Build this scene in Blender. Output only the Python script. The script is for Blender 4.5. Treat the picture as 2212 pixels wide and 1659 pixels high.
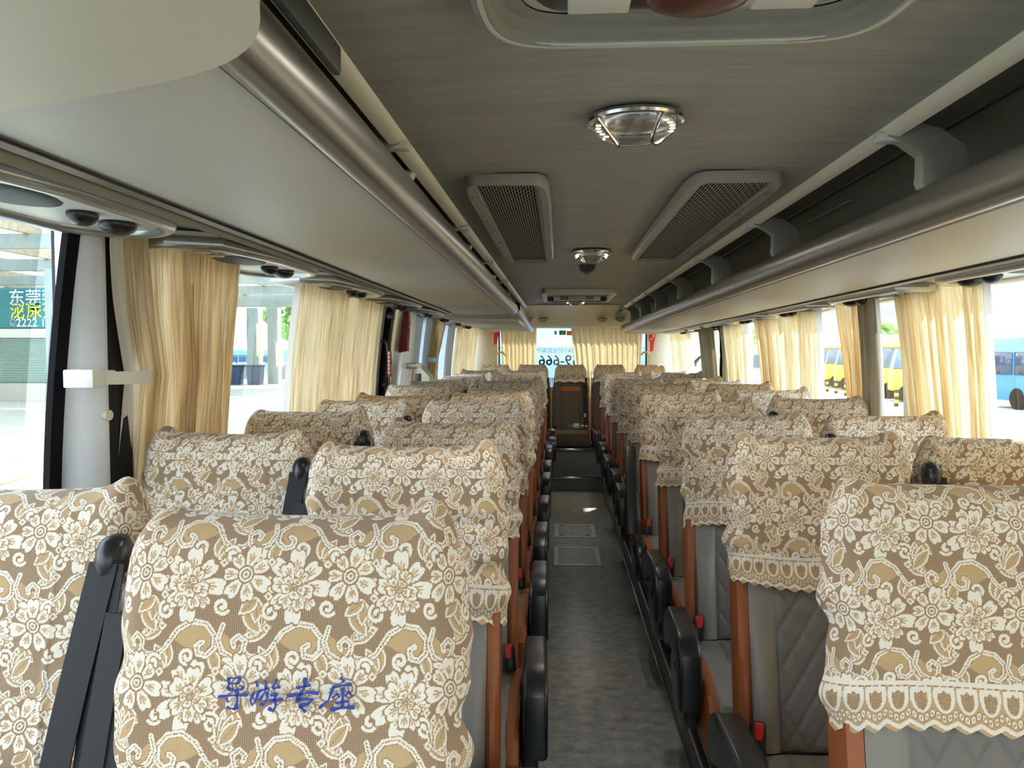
import bpy, bmesh, math, random
import numpy as np
from mathutils import Vector, Matrix, noise

random.seed(7)
D = bpy.data
S = bpy.context.scene
COL = S.collection
PI = math.pi
for o in list(D.objects):
    D.objects.remove(o, do_unlink=True)

# ------------------------------------------------------------------ camera
# bus axes: +Y towards the rear window, +X towards the car-park side, Z = 0 on the aisle floor
cam = D.cameras.new('camera')
cam.sensor_width = 36.0
cam.lens = 36.0 * 1680.0 / 2212.0
cam.clip_start = 0.02
cam.clip_end = 600
co = D.objects.new('camera', cam)
COL.objects.link(co)
co.location = (0, 0, 1.5)
co.rotation_euler = (math.radians(90 - 2.437), 0, math.radians(3.437))
S.camera = co

# ------------------------------------------------------------------ sky, sun, exposure
SKY = 5.2
SUN = 12.0
LED = 1300.0             # glow added to the dome lamp bulbs to brighten the aisle
wld = D.worlds.new('world')
S.world = wld
wld.use_nodes = True
nt = wld.node_tree
nt.nodes.clear()
tc = nt.nodes.new('ShaderNodeTexCoord')
sx = nt.nodes.new('ShaderNodeSeparateXYZ')
rp = nt.nodes.new('ShaderNodeValToRGB')
rp.color_ramp.elements[0].position = 0.0
rp.color_ramp.elements[0].color = (0.93, 0.97, 1.0, 1)
rp.color_ramp.elements[1].position = 0.75
rp.color_ramp.elements[1].color = (0.50, 0.72, 1.0, 1)
bg = nt.nodes.new('ShaderNodeBackground')
bg.inputs['Strength'].default_value = SKY
wo = nt.nodes.new('ShaderNodeOutputWorld')
nt.links.new(tc.outputs['Generated'], sx.inputs[0])
nt.links.new(sx.outputs['Z'], rp.inputs[0])
nt.links.new(rp.outputs[0], bg.inputs['Color'])
nt.links.new(bg.outputs[0], wo.inputs['Surface'])
sl = D.lights.new('sun', 'SUN')
sl.energy = SUN
sl.color = (1.0, 0.93, 0.80)
sl.angle = math.radians(1.0)
so = D.objects.new('sun', sl)
COL.objects.link(so)
so.location = (8, 14, 12)
so.rotation_euler = Vector((0.40, 0.75, 0.62)).to_track_quat('Z', 'Y').to_euler()

S.view_settings.view_transform = 'Standard'
S.view_settings.look = 'None'
S.view_settings.gamma = 1.0
S.view_settings.use_curve_mapping = False
S.view_settings.exposure = 0.90
S.cycles.use_denoising = True
S.cycles.max_bounces = 10
S.cycles.diffuse_bounces = 6
S.cycles.glossy_bounces = 4
S.cycles.transmission_bounces = 6
S.cycles.transparent_max_bounces = 12
S.cycles.sample_clamp_indirect = 8.0
S.cycles.caustics_reflective = False
S.cycles.caustics_refractive = False


# ------------------------------------------------------------------ helpers
def lin(h):
    if not isinstance(h, str):
        return tuple(h) + (1,) if len(h) == 3 else tuple(h)
    h = h.lstrip('#')
    c = [int(h[i:i + 2], 16) / 255 for i in (0, 2, 4)]
    return tuple(x / 12.92 if x <= .04045 else ((x + .055) / 1.055) ** 2.4 for x in c) + (1,)


MATS = {}


def M(name, col, rough=.5, metal=0, var=0, scale=8, stretch=(1, 1, 1), bump=0, bscale=200, spec=.5, coat=0):
    """Principled material; VAR mixes in object-space noise of the colour, BUMP adds fine grain."""
    m = D.materials.new(name)
    m.use_nodes = True
    t = m.node_tree
    b = t.nodes['Principled BSDF']
    c = lin(col)
    b.inputs['Base Color'].default_value = c
    b.inputs['Roughness'].default_value = rough
    b.inputs['Metallic'].default_value = metal
    b.inputs['Specular IOR Level'].default_value = spec
    b.inputs['Coat Weight'].default_value = coat
    if var or bump:
        tx = t.nodes.new('ShaderNodeTexCoord')
        mp = t.nodes.new('ShaderNodeMapping')
        mp.inputs['Scale'].default_value = stretch
        t.links.new(tx.outputs['Object'], mp.inputs[0])
    if var:
        n = t.nodes.new('ShaderNodeTexNoise')
        n.inputs['Scale'].default_value = scale
        n.inputs['Detail'].default_value = 6
        n.inputs['Roughness'].default_value = .65
        r = t.nodes.new('ShaderNodeValToRGB')
        r.color_ramp.elements[0].position = .3
        r.color_ramp.elements[1].position = .7
        r.color_ramp.elements[0].color = tuple(x * (1 - var) for x in c[:3]) + (1,)
        r.color_ramp.elements[1].color = tuple(min(1, x * (1 + var)) for x in c[:3]) + (1,)
        t.links.new(mp.outputs[0], n.inputs['Vector'])
        t.links.new(n.outputs['Fac'], r.inputs[0])
        t.links.new(r.outputs[0], b.inputs['Base Color'])
    if bump:
        n2 = t.nodes.new('ShaderNodeTexNoise')
        n2.inputs['Scale'].default_value = bscale
        n2.inputs['Detail'].default_value = 3
        bp = t.nodes.new('ShaderNodeBump')
        bp.inputs['Strength'].default_value = bump
        bp.inputs['Distance'].default_value = .002
        t.links.new(mp.outputs[0], n2.inputs['Vector'])
        t.links.new(n2.outputs['Fac'], bp.inputs['Height'])
        t.links.new(bp.outputs[0], b.inputs['Normal'])
    MATS[name] = m
    return m


def glass(name, tint, refl=.9, base=.05):
    """Thin pane: fresnel reflection over tinted transparency (lets light through)."""
    m = D.materials.new(name)
    m.use_nodes = True
    t = m.node_tree
    t.nodes.clear()
    out = t.nodes.new('ShaderNodeOutputMaterial')
    mix = t.nodes.new('ShaderNodeMixShader')
    fr = t.nodes.new('ShaderNodeLayerWeight')
    pw = t.nodes.new('ShaderNodeMath')
    pw.operation = 'POWER'
    pw.inputs[1].default_value = 5.0
    mu = t.nodes.new('ShaderNodeMath')
    mu.operation = 'MULTIPLY_ADD'
    mu.inputs[1].default_value = refl
    mu.inputs[2].default_value = base
    tr = t.nodes.new('ShaderNodeBsdfTransparent')
    tr.inputs['Color'].default_value = lin(tint)
    gl = t.nodes.new('ShaderNodeBsdfGlossy')
    gl.inputs['Roughness'].default_value = .02
    t.links.new(fr.outputs['Facing'], pw.inputs[0])
    t.links.new(pw.outputs[0], mu.inputs[0])
    t.links.new(mu.outputs[0], mix.inputs[0])
    t.links.new(tr.outputs[0], mix.inputs[1])
    t.links.new(gl.outputs[0], mix.inputs[2])
    t.links.new(mix.outputs[0], out.inputs[0])
    return m


def clear_plastic(name):
    m = D.materials.new(name)
    m.use_nodes = True
    t = m.node_tree
    t.nodes.clear()
    out = t.nodes.new('ShaderNodeOutputMaterial')
    g = t.nodes.new('ShaderNodeBsdfGlass')
    g.inputs['Roughness'].default_value = .03
    g.inputs['IOR'].default_value = 1.46
    t.links.new(g.outputs[0], out.inputs[0])
    return m


def cloth(name, col, stripe, transl=.35, vary=.16):
    """Curtain cloth: fine crinkle lines along the drop, part of the light passes through."""
    m = D.materials.new(name)
    m.use_nodes = True
    t = m.node_tree
    t.nodes.clear()
    out = t.nodes.new('ShaderNodeOutputMaterial')
    uv = t.nodes.new('ShaderNodeUVMap')
    mp = t.nodes.new('ShaderNodeMapping')
    mp.inputs['Scale'].default_value = (150, 4.0, 1)
    n = t.nodes.new('ShaderNodeTexNoise')
    n.inputs['Scale'].default_value = 1
    n.inputs['Detail'].default_value = 4
    n.inputs['Distortion'].default_value = .6
    r = t.nodes.new('ShaderNodeValToRGB')
    r.color_ramp.elements[0].position = .30
    r.color_ramp.elements[1].position = .62
    r.color_ramp.elements[0].color = lin(stripe)
    r.color_ramp.elements[1].color = lin(col)
    df = t.nodes.new('ShaderNodeBsdfDiffuse')
    tl = t.nodes.new('ShaderNodeBsdfTranslucent')
    mx = t.nodes.new('ShaderNodeMixShader')
    mx.inputs[0].default_value = transl
    bp = t.nodes.new('ShaderNodeBump')
    bp.inputs['Strength'].default_value = .5
    bp.inputs['Distance'].default_value = .003
    t.links.new(uv.outputs[0], mp.inputs[0])
    t.links.new(mp.outputs[0], n.inputs['Vector'])
    t.links.new(n.outputs['Fac'], r.inputs[0])
    t.links.new(n.outputs['Fac'], bp.inputs['Height'])
    for s in (df, tl):
        t.links.new(r.outputs[0], s.inputs['Color'])
        t.links.new(bp.outputs[0], s.inputs['Normal'])
    t.links.new(df.outputs[0], mx.inputs[1])
    t.links.new(tl.outputs[0], mx.inputs[2])
    t.links.new(mx.outputs[0], out.inputs[0])
    return m


def lace_material():
    m = D.materials.new('floral_lace')
    m.use_nodes = True
    t = m.node_tree
    N, L = t.nodes, t.links
    b = N['Principled BSDF']
    at = N.new('ShaderNodeAttribute')
    at.attribute_name = 'lace'
    sp = N.new('ShaderNodeSeparateXYZ')
    L.new(at.outputs['Vector'], sp.inputs[0])

    def math_(op, a, bb=None):
        n = N.new('ShaderNodeMath')
        n.operation = op
        for i, v in enumerate((a, bb)):
            if v is None:
                continue
            if isinstance(v, (int, float)):
                n.inputs[i].default_value = v
            else:
                L.new(v, n.inputs[i])
        return n.outputs[0]

    def mix(f, a, bb):
        n = N.new('ShaderNodeMix')
        n.data_type = 'RGBA'
        L.new(f, n.inputs[0])
        for i, v in ((6, a), (7, bb)):
            if isinstance(v, tuple):
                n.inputs[i].default_value = v
            else:
                L.new(v, n.inputs[i])
        return n.outputs[2]

    def rng(v, a, bb):
        n = N.new('ShaderNodeMapRange')
        L.new(v, n.inputs[0])
        n.inputs[1].default_value = a
        n.inputs[2].default_value = bb
        return n.outputs[0]
    sv = math_('SINE', math_('MULTIPLY', sp.outputs[2], 2 * PI / .0019))
    su = math_('SINE', math_('MULTIPLY', sp.outputs[1], 2 * PI / .0026))
    weave = rng(math_('ADD', sv, math_('MULTIPLY', su, .6)), -1.0, 1.0)
    net = mix(weave, lin('#735c49'), lin('#b0967a'))
    tan = mix(weave, lin('#a98c64'), lin('#c4a981'))
    c = mix(rng(sp.outputs[0], .18, .45), net, tan)
    c = mix(rng(sp.outputs[0], .58, .85), c, lin('#ded6c9'))
    L.new(c, b.inputs['Base Color'])
    b.inputs['Roughness'].default_value = .9
    b.inputs['Specular IOR Level'].default_value = .15
    b.inputs['Sheen Weight'].default_value = .15
    bp = N.new('ShaderNodeBump')
    bp.inputs['Strength'].default_value = .45
    bp.inputs['Distance'].default_value = .0012
    h = math_('ADD', sp.outputs[0], math_('MULTIPLY', weave, .15))
    L.new(h, bp.inputs['Height'])
    L.new(bp.outputs[0], b.inputs['Normal'])
    return m


def finish(name, bm, mats, parent=None, smooth=True, ang=38, kind=None):
    me = D.meshes.new(name)
    bmesh.ops.recalc_face_normals(bm, faces=bm.faces)
    bm.to_mesh(me)
    bm.free()
    return obj(name, me, mats, parent, smooth, ang, kind)


def obj(name, me, mats, parent=None, smooth=True, ang=38, kind=None):
    if not isinstance(mats, (list, tuple)):
        mats = [mats]
    if not me.materials:
        for m in mats:
            me.materials.append(m)
    if smooth:
        me.shade_smooth()
        if ang:
            me.set_sharp_from_angle(angle=math.radians(ang))
    o = D.objects.new(name, me)
    COL.objects.link(o)
    if parent:
        o.parent = parent
    if kind:
        o['kind'] = kind
    return o


def tag(o, label, cat, group=None):
    o['label'] = label
    o['category'] = cat
    if group:
        o['group'] = group
    return o


def thing(name, label, cat, loc=(0, 0, 0), rz=0, group=None):
    o = D.objects.new(name, None)
    o.empty_display_size = .1
    COL.objects.link(o)
    o.location = loc
    o.rotation_euler = (0, 0, rz)
    return tag(o, label, cat, group)


def struct(name, bm, mats, label, cat, smooth=True, ang=38):
    o = finish(name, bm, mats, None, smooth, ang, 'structure')
    return tag(o, label, cat)


KIDS = {}


def copy_tree(o, parent=None):
    c = o.copy()
    COL.objects.link(c)
    if parent:
        c.parent = parent
    for ch in list(o.children):
        copy_tree(ch, c)
    return c


def B():
    return bmesh.new()


def box(bm, c, s, bev=0, seg=2, Mx=None):
    mt = Matrix.Translation(c) @ Matrix.Diagonal((s[0], s[1], s[2], 1))
    if Mx is not None:
        mt = Mx @ mt
    r = bmesh.ops.create_cube(bm, size=1, matrix=mt)
    if bev:
        es = list({e for v in r['verts'] for e in v.link_edges})
        bmesh.ops.bevel(bm, geom=es, offset=bev, segments=seg, affect='EDGES', profile=.5)


def bx(bm, x0, x1, y0, y1, z0, z1, bev=0, seg=2):
    box(bm, ((x0 + x1) / 2, (y0 + y1) / 2, (z0 + z1) / 2), (abs(x1 - x0), abs(y1 - y0), abs(z1 - z0)), bev, seg)


def cyl(bm, p0, p1, r0, r1=None, n=16):
    p0, p1 = Vector(p0), Vector(p1)
    d = p1 - p0
    mt = Matrix.Translation((p0 + p1) / 2) @ d.to_track_quat('Z', 'Y').to_matrix().to_4x4()
    bmesh.ops.create_cone(bm, cap_ends=True, segments=n, radius1=r0, radius2=r0 if r1 is None else r1, depth=d.length, matrix=mt)


def ball(bm, c, s, u=16, v=10):
    bmesh.ops.create_uvsphere(bm, u_segments=u, v_segments=v, radius=1, matrix=Matrix.Translation(c) @ Matrix.Diagonal((s[0], s[1], s[2], 1)))


def loft(bm, rings, cap=True, closed=True, loop=False):
    R = [[bm.verts.new(p) for p in r] for r in rings]
    n = len(R[0])
    pairs = list(zip(R, R[1:])) + ([(R[-1], R[0])] if loop else [])
    for a, b in pairs:
        for i in range(n if closed else n - 1):
            j = (i + 1) % n
            bm.faces.new((a[i], a[j], b[j], b[i]))
    if cap and closed and not loop:
        bm.faces.new(R[0][::-1])
        bm.faces.new(R[-1])
    return R


def tube(bm, pts, r, n=8, closed=False):
    pts = [Vector(p) for p in pts]
    rings = []
    k = len(pts)
    up = Vector((0, 0, 1))
    for i, p in enumerate(pts):
        a = pts[(i - 1) % k] if (closed or i > 0) else p
        b = pts[(i + 1) % k] if (closed or i < k - 1) else p
        t = (b - a).normalized()
        s = t.cross(up)
        if s.length < 1e-3:
            s = t.cross(Vector((1, 0, 0)))
        s.normalize()
        w = s.cross(t)
        rr = r[i] if isinstance(r, (list, tuple)) else r
        rings.append([p + (s * math.cos(q) + w * math.sin(q)) * rr for q in [2 * PI * j / n for j in range(n)]])
    loft(bm, rings, cap=not closed, loop=closed)


def prism(bm, poly, axis, a, b, bev=0, seg=2):
    """2D polygon extruded along an axis: X -> (y,z), Y -> (x,z), Z -> (x,y)."""
    def P(p, t):
        return {'X': (t, p[0], p[1]), 'Y': (p[0], t, p[1]), 'Z': (p[0], p[1], t)}[axis]
    v0 = [bm.verts.new(P(p, a)) for p in poly]
    v1 = [bm.verts.new(P(p, b)) for p in poly]
    n = len(poly)
    fs = [bm.faces.new(v0[::-1]), bm.faces.new(v1)]
    for i in range(n):
        fs.append(bm.faces.new((v0[i], v0[(i + 1) % n], v1[(i + 1) % n], v1[i])))
    if bev:
        es = [e for e in {e for f in fs[:2] for e in f.edges}]
        bmesh.ops.bevel(bm, geom=es, offset=bev, segments=seg, affect='EDGES', profile=.5)


def strip(bm, prof, y0, y1, n=1, dz=None, loopf=None):
    """Open profile (x,z) carried along Y with optional drop dz(y)."""
    ys = [y0 + (y1 - y0) * i / n for i in range(n + 1)]
    R = [[bm.verts.new((x, y, z + (dz(y) if dz else 0))) for x, z in prof] for y in ys]
    for a, b in zip(R, R[1:]):
        for i in range(len(prof) - 1):
            bm.faces.new((a[i], a[i + 1], b[i + 1], b[i]))


def sheet(name, fn, nu, nv, mats, parent=None, uv=None, attr=None, ang=0):
    """Numpy grid mesh: fn(U,V) -> X,Y,Z arrays; optional UVs and a vector attribute."""
    u, v = np.meshgrid(np.linspace(0, 1, nu + 1), np.linspace(0, 1, nv + 1), indexing='xy')
    X, Y, Z = fn(u, v)
    co_ = np.stack([X, Y, Z], -1).reshape(-1, 3).astype(np.float32)
    idx = np.arange((nu + 1) * (nv + 1)).reshape(nv + 1, nu + 1)
    q = np.stack([idx[:-1, :-1], idx[:-1, 1:], idx[1:, 1:], idx[1:, :-1]], -1).reshape(-1, 4)
    me = D.meshes.new(name)
    me.vertices.add(len(co_))
    me.vertices.foreach_set('co', co_.ravel())
    me.loops.add(q.size)
    me.loops.foreach_set('vertex_index', q.ravel().astype(np.int32))
    me.polygons.add(len(q))
    me.polygons.foreach_set('loop_start', np.arange(0, q.size, 4, dtype=np.int32))
    me.update(calc_edges=True)
    if uv is not None:
        UU, VV = uv(u, v)
        l = me.uv_layers.new(name='UVMap')
        w = np.stack([UU, VV], -1).reshape(-1, 2)[q.ravel()].astype(np.float32)
        l.data.foreach_set('uv', w.ravel())
    if attr is not None:
        a = me.attributes.new('lace', 'FLOAT_VECTOR', 'POINT')
        a.data.foreach_set('vector', attr.reshape(-1, 3).astype(np.float32).ravel())
    me.shade_smooth()
    return obj(name, me, mats, parent, smooth=False) if name else me


def text_mesh(body, size, bold=0.0, depth=0.0):
    c = D.curves.new('lettering', 'FONT')
    c.body = body
    c.size = size
    c.offset = bold
    c.extrude = depth
    c.resolution_u = 3
    o = D.objects.new('lettering', c)
    COL.objects.link(o)
    dg = bpy.context.evaluated_depsgraph_get()
    me = D.meshes.new_from_object(o.evaluated_get(dg))
    D.objects.remove(o)
    D.curves.remove(c)
    me.materials.clear()
    return me


def ordn(i):
    return ['first', 'second', 'third', 'fourth', 'fifth', 'sixth', 'seventh', 'eighth', 'ninth', 'tenth', 'eleventh', 'twelfth', 'thirteenth'][i]


# ------------------------------------------------------------------ materials
m_ceil = M('ceiling_vinyl', '#9c998e', .5, var=.16, scale=5, stretch=(.8, 9, 1), bump=.22, bscale=60)
m_panel = M('rack_panel', '#bfbaae', .5, var=.03, scale=3, bump=.1, bscale=300)
m_dark = M('rack_back', '#8b877b', .6)
m_rail = M('rail_aluminium', '#94918a', .33, metal=.8)
m_groove = M('rail_groove', '#45443f', .5)
m_white = M('white_plastic', '#d6d3c8', .4)
m_strip = M('cream_strip', '#e3dcc6', .38)
m_beige = M('beige_plastic', '#c9c1ab', .5, var=.03, scale=5)
m_pillar = M('pillar_paint', '#cfd3d8', .4)
m_black = M('black_plastic', '#1d1f20', .32, spec=.5)
m_rub = M('black_rubber', '#0d0d0e', .9, spec=.15)
m_chrome = M('chrome', '#c9c9c6', .15, metal=1)
m_steel = M('stainless', '#c4c8cc', .25, metal=.9)
m_leather = M('grey_leather', '#7d7872', .45, var=.05, scale=20, bump=.25, bscale=600)
m_quilt = M('quilted_leather', '#6a6661', .5, var=.05, scale=20, bump=.25, bscale=600)
m_orange = M('tan_leather', '#8f4f26', .5, var=.08, scale=14, bump=.2, bscale=500)
m_fabric = M('brown_grey_fabric', '#5f564b', .85, var=.06, scale=60)
m_strap = M('belt_webbing', '#17181a', .75, bump=.3, bscale=900)
m_red = M('red_button', '#d8231d', .35)
m_floor = M('floor_vinyl', '#aeaeab', .34, var=.42, scale=16, stretch=(1, 1.25, 1), bump=.4, bscale=110)
m_hatch = M('hatch_frame', '#d9d9d6', .35, metal=.35)
m_plat = M('platform_vinyl', '#6c6d70', .5, var=.2, scale=9)
m_lace = lace_material()
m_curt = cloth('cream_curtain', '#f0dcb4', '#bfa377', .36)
m_curt2 = cloth('cream_curtain_sunny', '#f6e3b8', '#cdb07a', .42)  # paler copy of the curtain cloth, sunlight put into its colour
m_hem = cloth('white_hem', '#f0ebe2', '#e4ddd0', .3)
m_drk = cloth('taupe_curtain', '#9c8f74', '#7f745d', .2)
g_side = glass('tinted_side_glass', (.66, .67, .65), .8, .04)
g_front = glass('clear_windscreen', (.60, .60, .57))
g_rear = glass('tinted_rear_glass', (.56, .60, .63), .8, .04)
m_clear = clear_plastic('clear_lens')
m_led = M('bulb_fill_glow', '#ffffff', .4)  # bulb undersides glow as added fill light for the aisle
m_led.node_tree.nodes['Principled BSDF'].inputs['Emission Color'].default_value = (1.0, .95, .86, 1)
m_led.node_tree.nodes['Principled BSDF'].inputs['Emission Strength'].default_value = LED
m_ink = M('blue_ink', '#26398c', .7)
m_grey = M('grey_plastic', '#959085', .5)

# ================================================================== BUS SHELL
XL, XR = -1.10, 1.39          # inner faces of the side walls
YF, YR = -1.7, 9.6            # windscreen and rear wall
bm = B()
bx(bm, XL - .08, XR + .08, YF, YR, -.12, 0)
struct('floor', bm, m_floor, 'grey scuffed vinyl floor of the centre aisle', 'floor', ang=0)
bm = B()
bx(bm, XL, -.19, .35, 8.45, 0, .16, .008)
struct('trim_1', bm, m_plat, 'dark raised seat platform along the canopy windows', 'platform')
bm = B()
bx(bm, .475, XR, .35, 8.45, 0, .16, .008)
struct('trim_2', bm, m_plat, 'dark raised seat platform beside the aisle, parking-lot side', 'platform')
for n_, x_ in ((3, .474), (4, -.189)):
    bm = B()
    bx(bm, x_ - .006, x_ + .006, .35, 8.3, 0, .014, .003)
    bx(bm, x_ - .010, x_ + .012, .35, 8.3, .148, .166, .004)
    struct('trim_%d' % n_, bm, m_steel, 'bright metal edging strip along the foot of the %s seat platform' % ('parking-lot side' if n_ == 3 else 'canopy side'), 'trim')
bm = B()
for x_ in (.53, .60):
    bx(bm, x_, x_ + .03, .35, 8.3, .158, .172, .004)
struct('trim_5', bm, M('seat_rail', '#9a9488', .4, metal=.5), 'pale seat mounting rails on the parking-lot side platform', 'rail')

# side walls: lower panel and upper header
for side, xw, s, lab in (('left', XL, -1, 'canopy side'), ('right', XR, 1, 'parking-lot side')):
    bm = B()
    bx(bm, xw, xw + s * .07, YF, YR, -.75, .98)
    bx(bm, xw, xw + s * .07, YF, YR, 1.86, 2.26)
    struct('wall_' + side, bm, m_beige, 'beige lower side panel of the coach, ' + lab, 'wall')
bm = B()
bx(bm, XL - .07, XR + .07, YF, YR + .1, 2.22, 2.28)
struct('roof', bm, m_grey, 'outer roof skin of the coach above the ceiling', 'roof')

# ceiling with rear cove and header
bm = B()
prof = [(-1.7, 1.92), (7.1, 1.92), (7.12, 1.935), (7.3, 1.948), (8.2, 1.962), (8.5, 1.950), (8.66, 1.93)]
W = [(-.31 + .925 * i / 12) for i in range(13)]
R = [[bm.verts.new((x, y, z + (.012 * (1 - ((x - .152) / .46) ** 2) if y < 7.11 else 0))) for x in W] for y, z in prof[:2]]
for i in range(12):
    bm.faces.new((R[0][i], R[0][i + 1], R[1][i + 1], R[1][i]))
struct('ceiling', bm, m_ceil, 'grey-olive brushed vinyl ceiling panel along the aisle', 'ceiling', ang=0)
bm = B()
XC0, XC1 = XL, XR
hd = [(7.1, 1.915), (7.11, 1.945), (7.3, 1.953), (8.2, 1.965), (8.48, 1.955), (8.66, 1.925), (8.80, 1.86), (8.90, 1.80), (8.95, 1.772), (9.05, 1.768), (9.5, 1.775)]
R = [[bm.verts.new((x, y + (.10 * (abs(x - .15) / 1.2) ** 2 if y > 8.3 else 0) * 0, z)) for x in (XC0, -.31, .15, .62, XC1)] for y, z in hd]
for a, b in zip(R, R[1:]):
    for i in range(4):
        bm.faces.new((a[i], a[i + 1], b[i + 1], b[i]))
struct('trim_6', bm, m_beige, 'cream header panel curving down to the rear window', 'header', ang=30)

# rear wall
bm = B()
bx(bm, XL, -.74, YR - .12, YR, .43, 1.8, .03)
bx(bm, 1.07, XR, YR - .12, YR, .43, 1.8, .03)
bx(bm, XL, XR, YR - .10, YR, .3, 1.06)
bx(bm, XL, XR, YR - .10, YR, 1.775, 2.25)
struct('wall_rear', bm, m_beige, 'cream rear wall around the back window', 'wall')
bm = B()
bx(bm, -.74, 1.07, YR - .03, YR - .022, 1.06, 1.775)
struct('window_1', bm, g_rear, 'wide tinted rear window behind the back bench', 'window')
bm = B()
for x_ in (-.735, 1.065):
    prism(bm, [(x_ - .012, 1.06), (x_ + .012, 1.06), (x_ + .012 + .0, 1.775), (x_ - .012, 1.775)], 'Y', YR - .05, YR - .015)
struct('trim_7', bm, M('blue_gasket', '#26344f', .5), 'dark blue gasket at the sides of the rear window', 'gasket')

# front end behind the viewer: low dash wall and windscreen
bm = B()
bx(bm, XL, XR, YF - .08, YF, -.75, .55)
bx(bm, XL, XR, YF - .08, YF, 2.05, 2.26)
struct('wall_front', bm, m_grey, 'low front wall under the windscreen', 'wall')
bm = B()
bx(bm, XL, XR, YF - .04, YF - .032, .55, 2.05)
struct('window_2', bm, g_front, 'clear windscreen at the front of the coach', 'window')


# window pillars, bending inwards towards the top
def wx(z, side):
    k = max(0, z - .98) / .85
    return (XL + .075 * k * k) if side < 0 else (XR - .05 * k * k)


def pillar(n, y0, y1, side, mat, label, depth=.05, z0=.95, z1=1.88, inset=0.0, cat='pillar'):
    bm = B()
    rings = []
    for i in range(11):
        z = z0 + (z1 - z0) * i / 10
        x = wx(z, side) - side * inset
        xo = x + side * .06
        e = .018
        xi = x - side * depth
        rings.append([(xo, y0, z), (xi + side * .015, y0, z), (xi, y0 + e, z), (xi, y1 - e, z), (xi + side * .015, y1, z), (xo, y1, z)])
    loft(bm, rings)
    return struct('trim_%d' % n, bm, mat, label, cat, ang=30)


m_sil = M('silver_frame', '#b3b4b0', .28, metal=.8)
m_bluep = M('pale_blue_panel', '#b9c6d4', .45)
bm = B()
bm2 = B()
r1, r2 = [], []
for i in range(15):
    z = .95 + .93 * i / 14
    x = wx(z, -1)
    r1.append([(x - .010, 1.595, z), (x + .006, 1.593, z), (x + .006, 1.634, z), (x - .010, 1.634, z)])
    xi = -1.022
    r2.append([(x - .03, 1.632, z), (x + .001, 1.633, z), (x * .55 + xi * .45 + .006, 1.648, z), (x * .25 + xi * .75 + .004, 1.668, z), (xi, 1.690, z), (xi + .002, 1.705, z), (xi - .008, 1.716, z), (xi - .04, 1.722, z), (-1.15, 1.722, z)])
loft(bm, r1)
loft(bm2, r2)
struct('trim_8', bm, m_rub, 'black rubber seal along the first window pillar', 'pillar')
struct('trim_9', bm2, m_pillar, 'white curved pillar beside the nearest tied curtain', 'pillar', ang=60)
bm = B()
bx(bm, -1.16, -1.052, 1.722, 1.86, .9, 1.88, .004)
struct('trim_10', bm, M('pillar_shadow', '#1b1816', .9), 'near-black panel filling the shaded gap between white pillar and curtain', 'pillar')  # solid panel coloured near black for the shade in this gap
pillar(11, 4.36, 4.54, -1, M('door_steel', '#5f6f78', .4, metal=.3), 'grey-blue steel post with bolt beside the folding door', .03)
pillar(12, 4.54, 4.62, -1, m_rub, 'black rubber edge of the side door', .05)
pillar(13, 4.64, 4.84, -1, m_sil, 'curved silver post of the side door', .075)
pillar(14, 5.36, 5.70, -1, m_bluep, 'pale blue curved pillar behind the side door curtain', .05)
pillar(15, 5.90, 6.18, -1, m_bluep, 'pale blue pillar holding the second tieback', .05)
pillar(16, 7.08, 7.50, -1, m_bluep, 'pale blue pillar just before the rear side curtains', .05)
pillar(17, 6.25, 6.40, 1, m_beige, 'cream post beside the emergency door, near edge', .06)
pillar(18, 7.05, 7.18, 1, m_beige, 'cream post beside the emergency door, far edge', .06)
pillar(19, 3.10, 3.18, 1, m_white, 'thin white post between two parking-lot side windows', .02)
pillar(20, 4.64, 4.68, 1, m_white, 'thin white post behind the middle parking-lot side curtains', .02)
bm = B()
cyl(bm, (XL + .155, 4.44, 1.70), (XL + .115, 4.44, 1.70), .02, n=14)
tag(finish('door_bolt', bm, m_black), 'round black bolt head on the grey-blue door post', 'bolt')
bm = B()
cyl(bm, (-1.03, 1.697, 1.355), (-1.012, 1.694, 1.355), .012, n=16)
tag(finish('screw_cap', bm, m_beige), 'round cream screw cap on the white pillar below the strap', 'cap')

wn = 3
for y0, y1, side in ((YF, .5, -1), (.5, 1.56, -1), (1.62, 4.40, -1), (4.80, 5.40, -1), (5.68, 5.92, -1), (6.16, 7.10, -1), (7.48, YR - .1, -1), (YF, .5, 1), (.5, 3.12, 1), (3.16, 4.65, 1), (4.67, 6.30, 1), (6.36, 7.10, 1), (7.15, YR - .1, 1)):
    bm = B()
    R = []
    for i in range(9):
        z = .97 + .9 * i / 8
        x = wx(z, side) + side * .03
        R.append([bm.verts.new((x, y0, z)), bm.verts.new((x, y1, z))])
    for a, b in zip(R, R[1:]):
        bm.faces.new((a[0], a[1], b[1], b[0]))
    struct('window_%d' % wn, bm, g_front if y0 == YF else g_side, 'side window pane, %s from the front on the %s' % ((ordn(wn - 3), 'canopy side') if side < 0 else (ordn(wn - 10), 'parking-lot side')), 'window', ang=0)
    wn += 1


# ================================================================== LUGGAGE RACKS
def dzr(y):
    t = min(1, max(0, (y - 1.0) / 7.0))
    return -.035 * t


def sm(t):
    t = min(1, max(0, t))
    return t * t * (3 - 2 * t)


def rail_profile(cx, cz, s, n=14):
    # rounded aluminium band, inner side faces the aisle (direction -s)
    return [(cx + .030 * math.cos(a) * (-s) * 1.0, cz + .042 * math.sin(a)) for a in [(-.75 * PI + 1.5 * PI * i / n) for i in range(n + 1)]]


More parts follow.
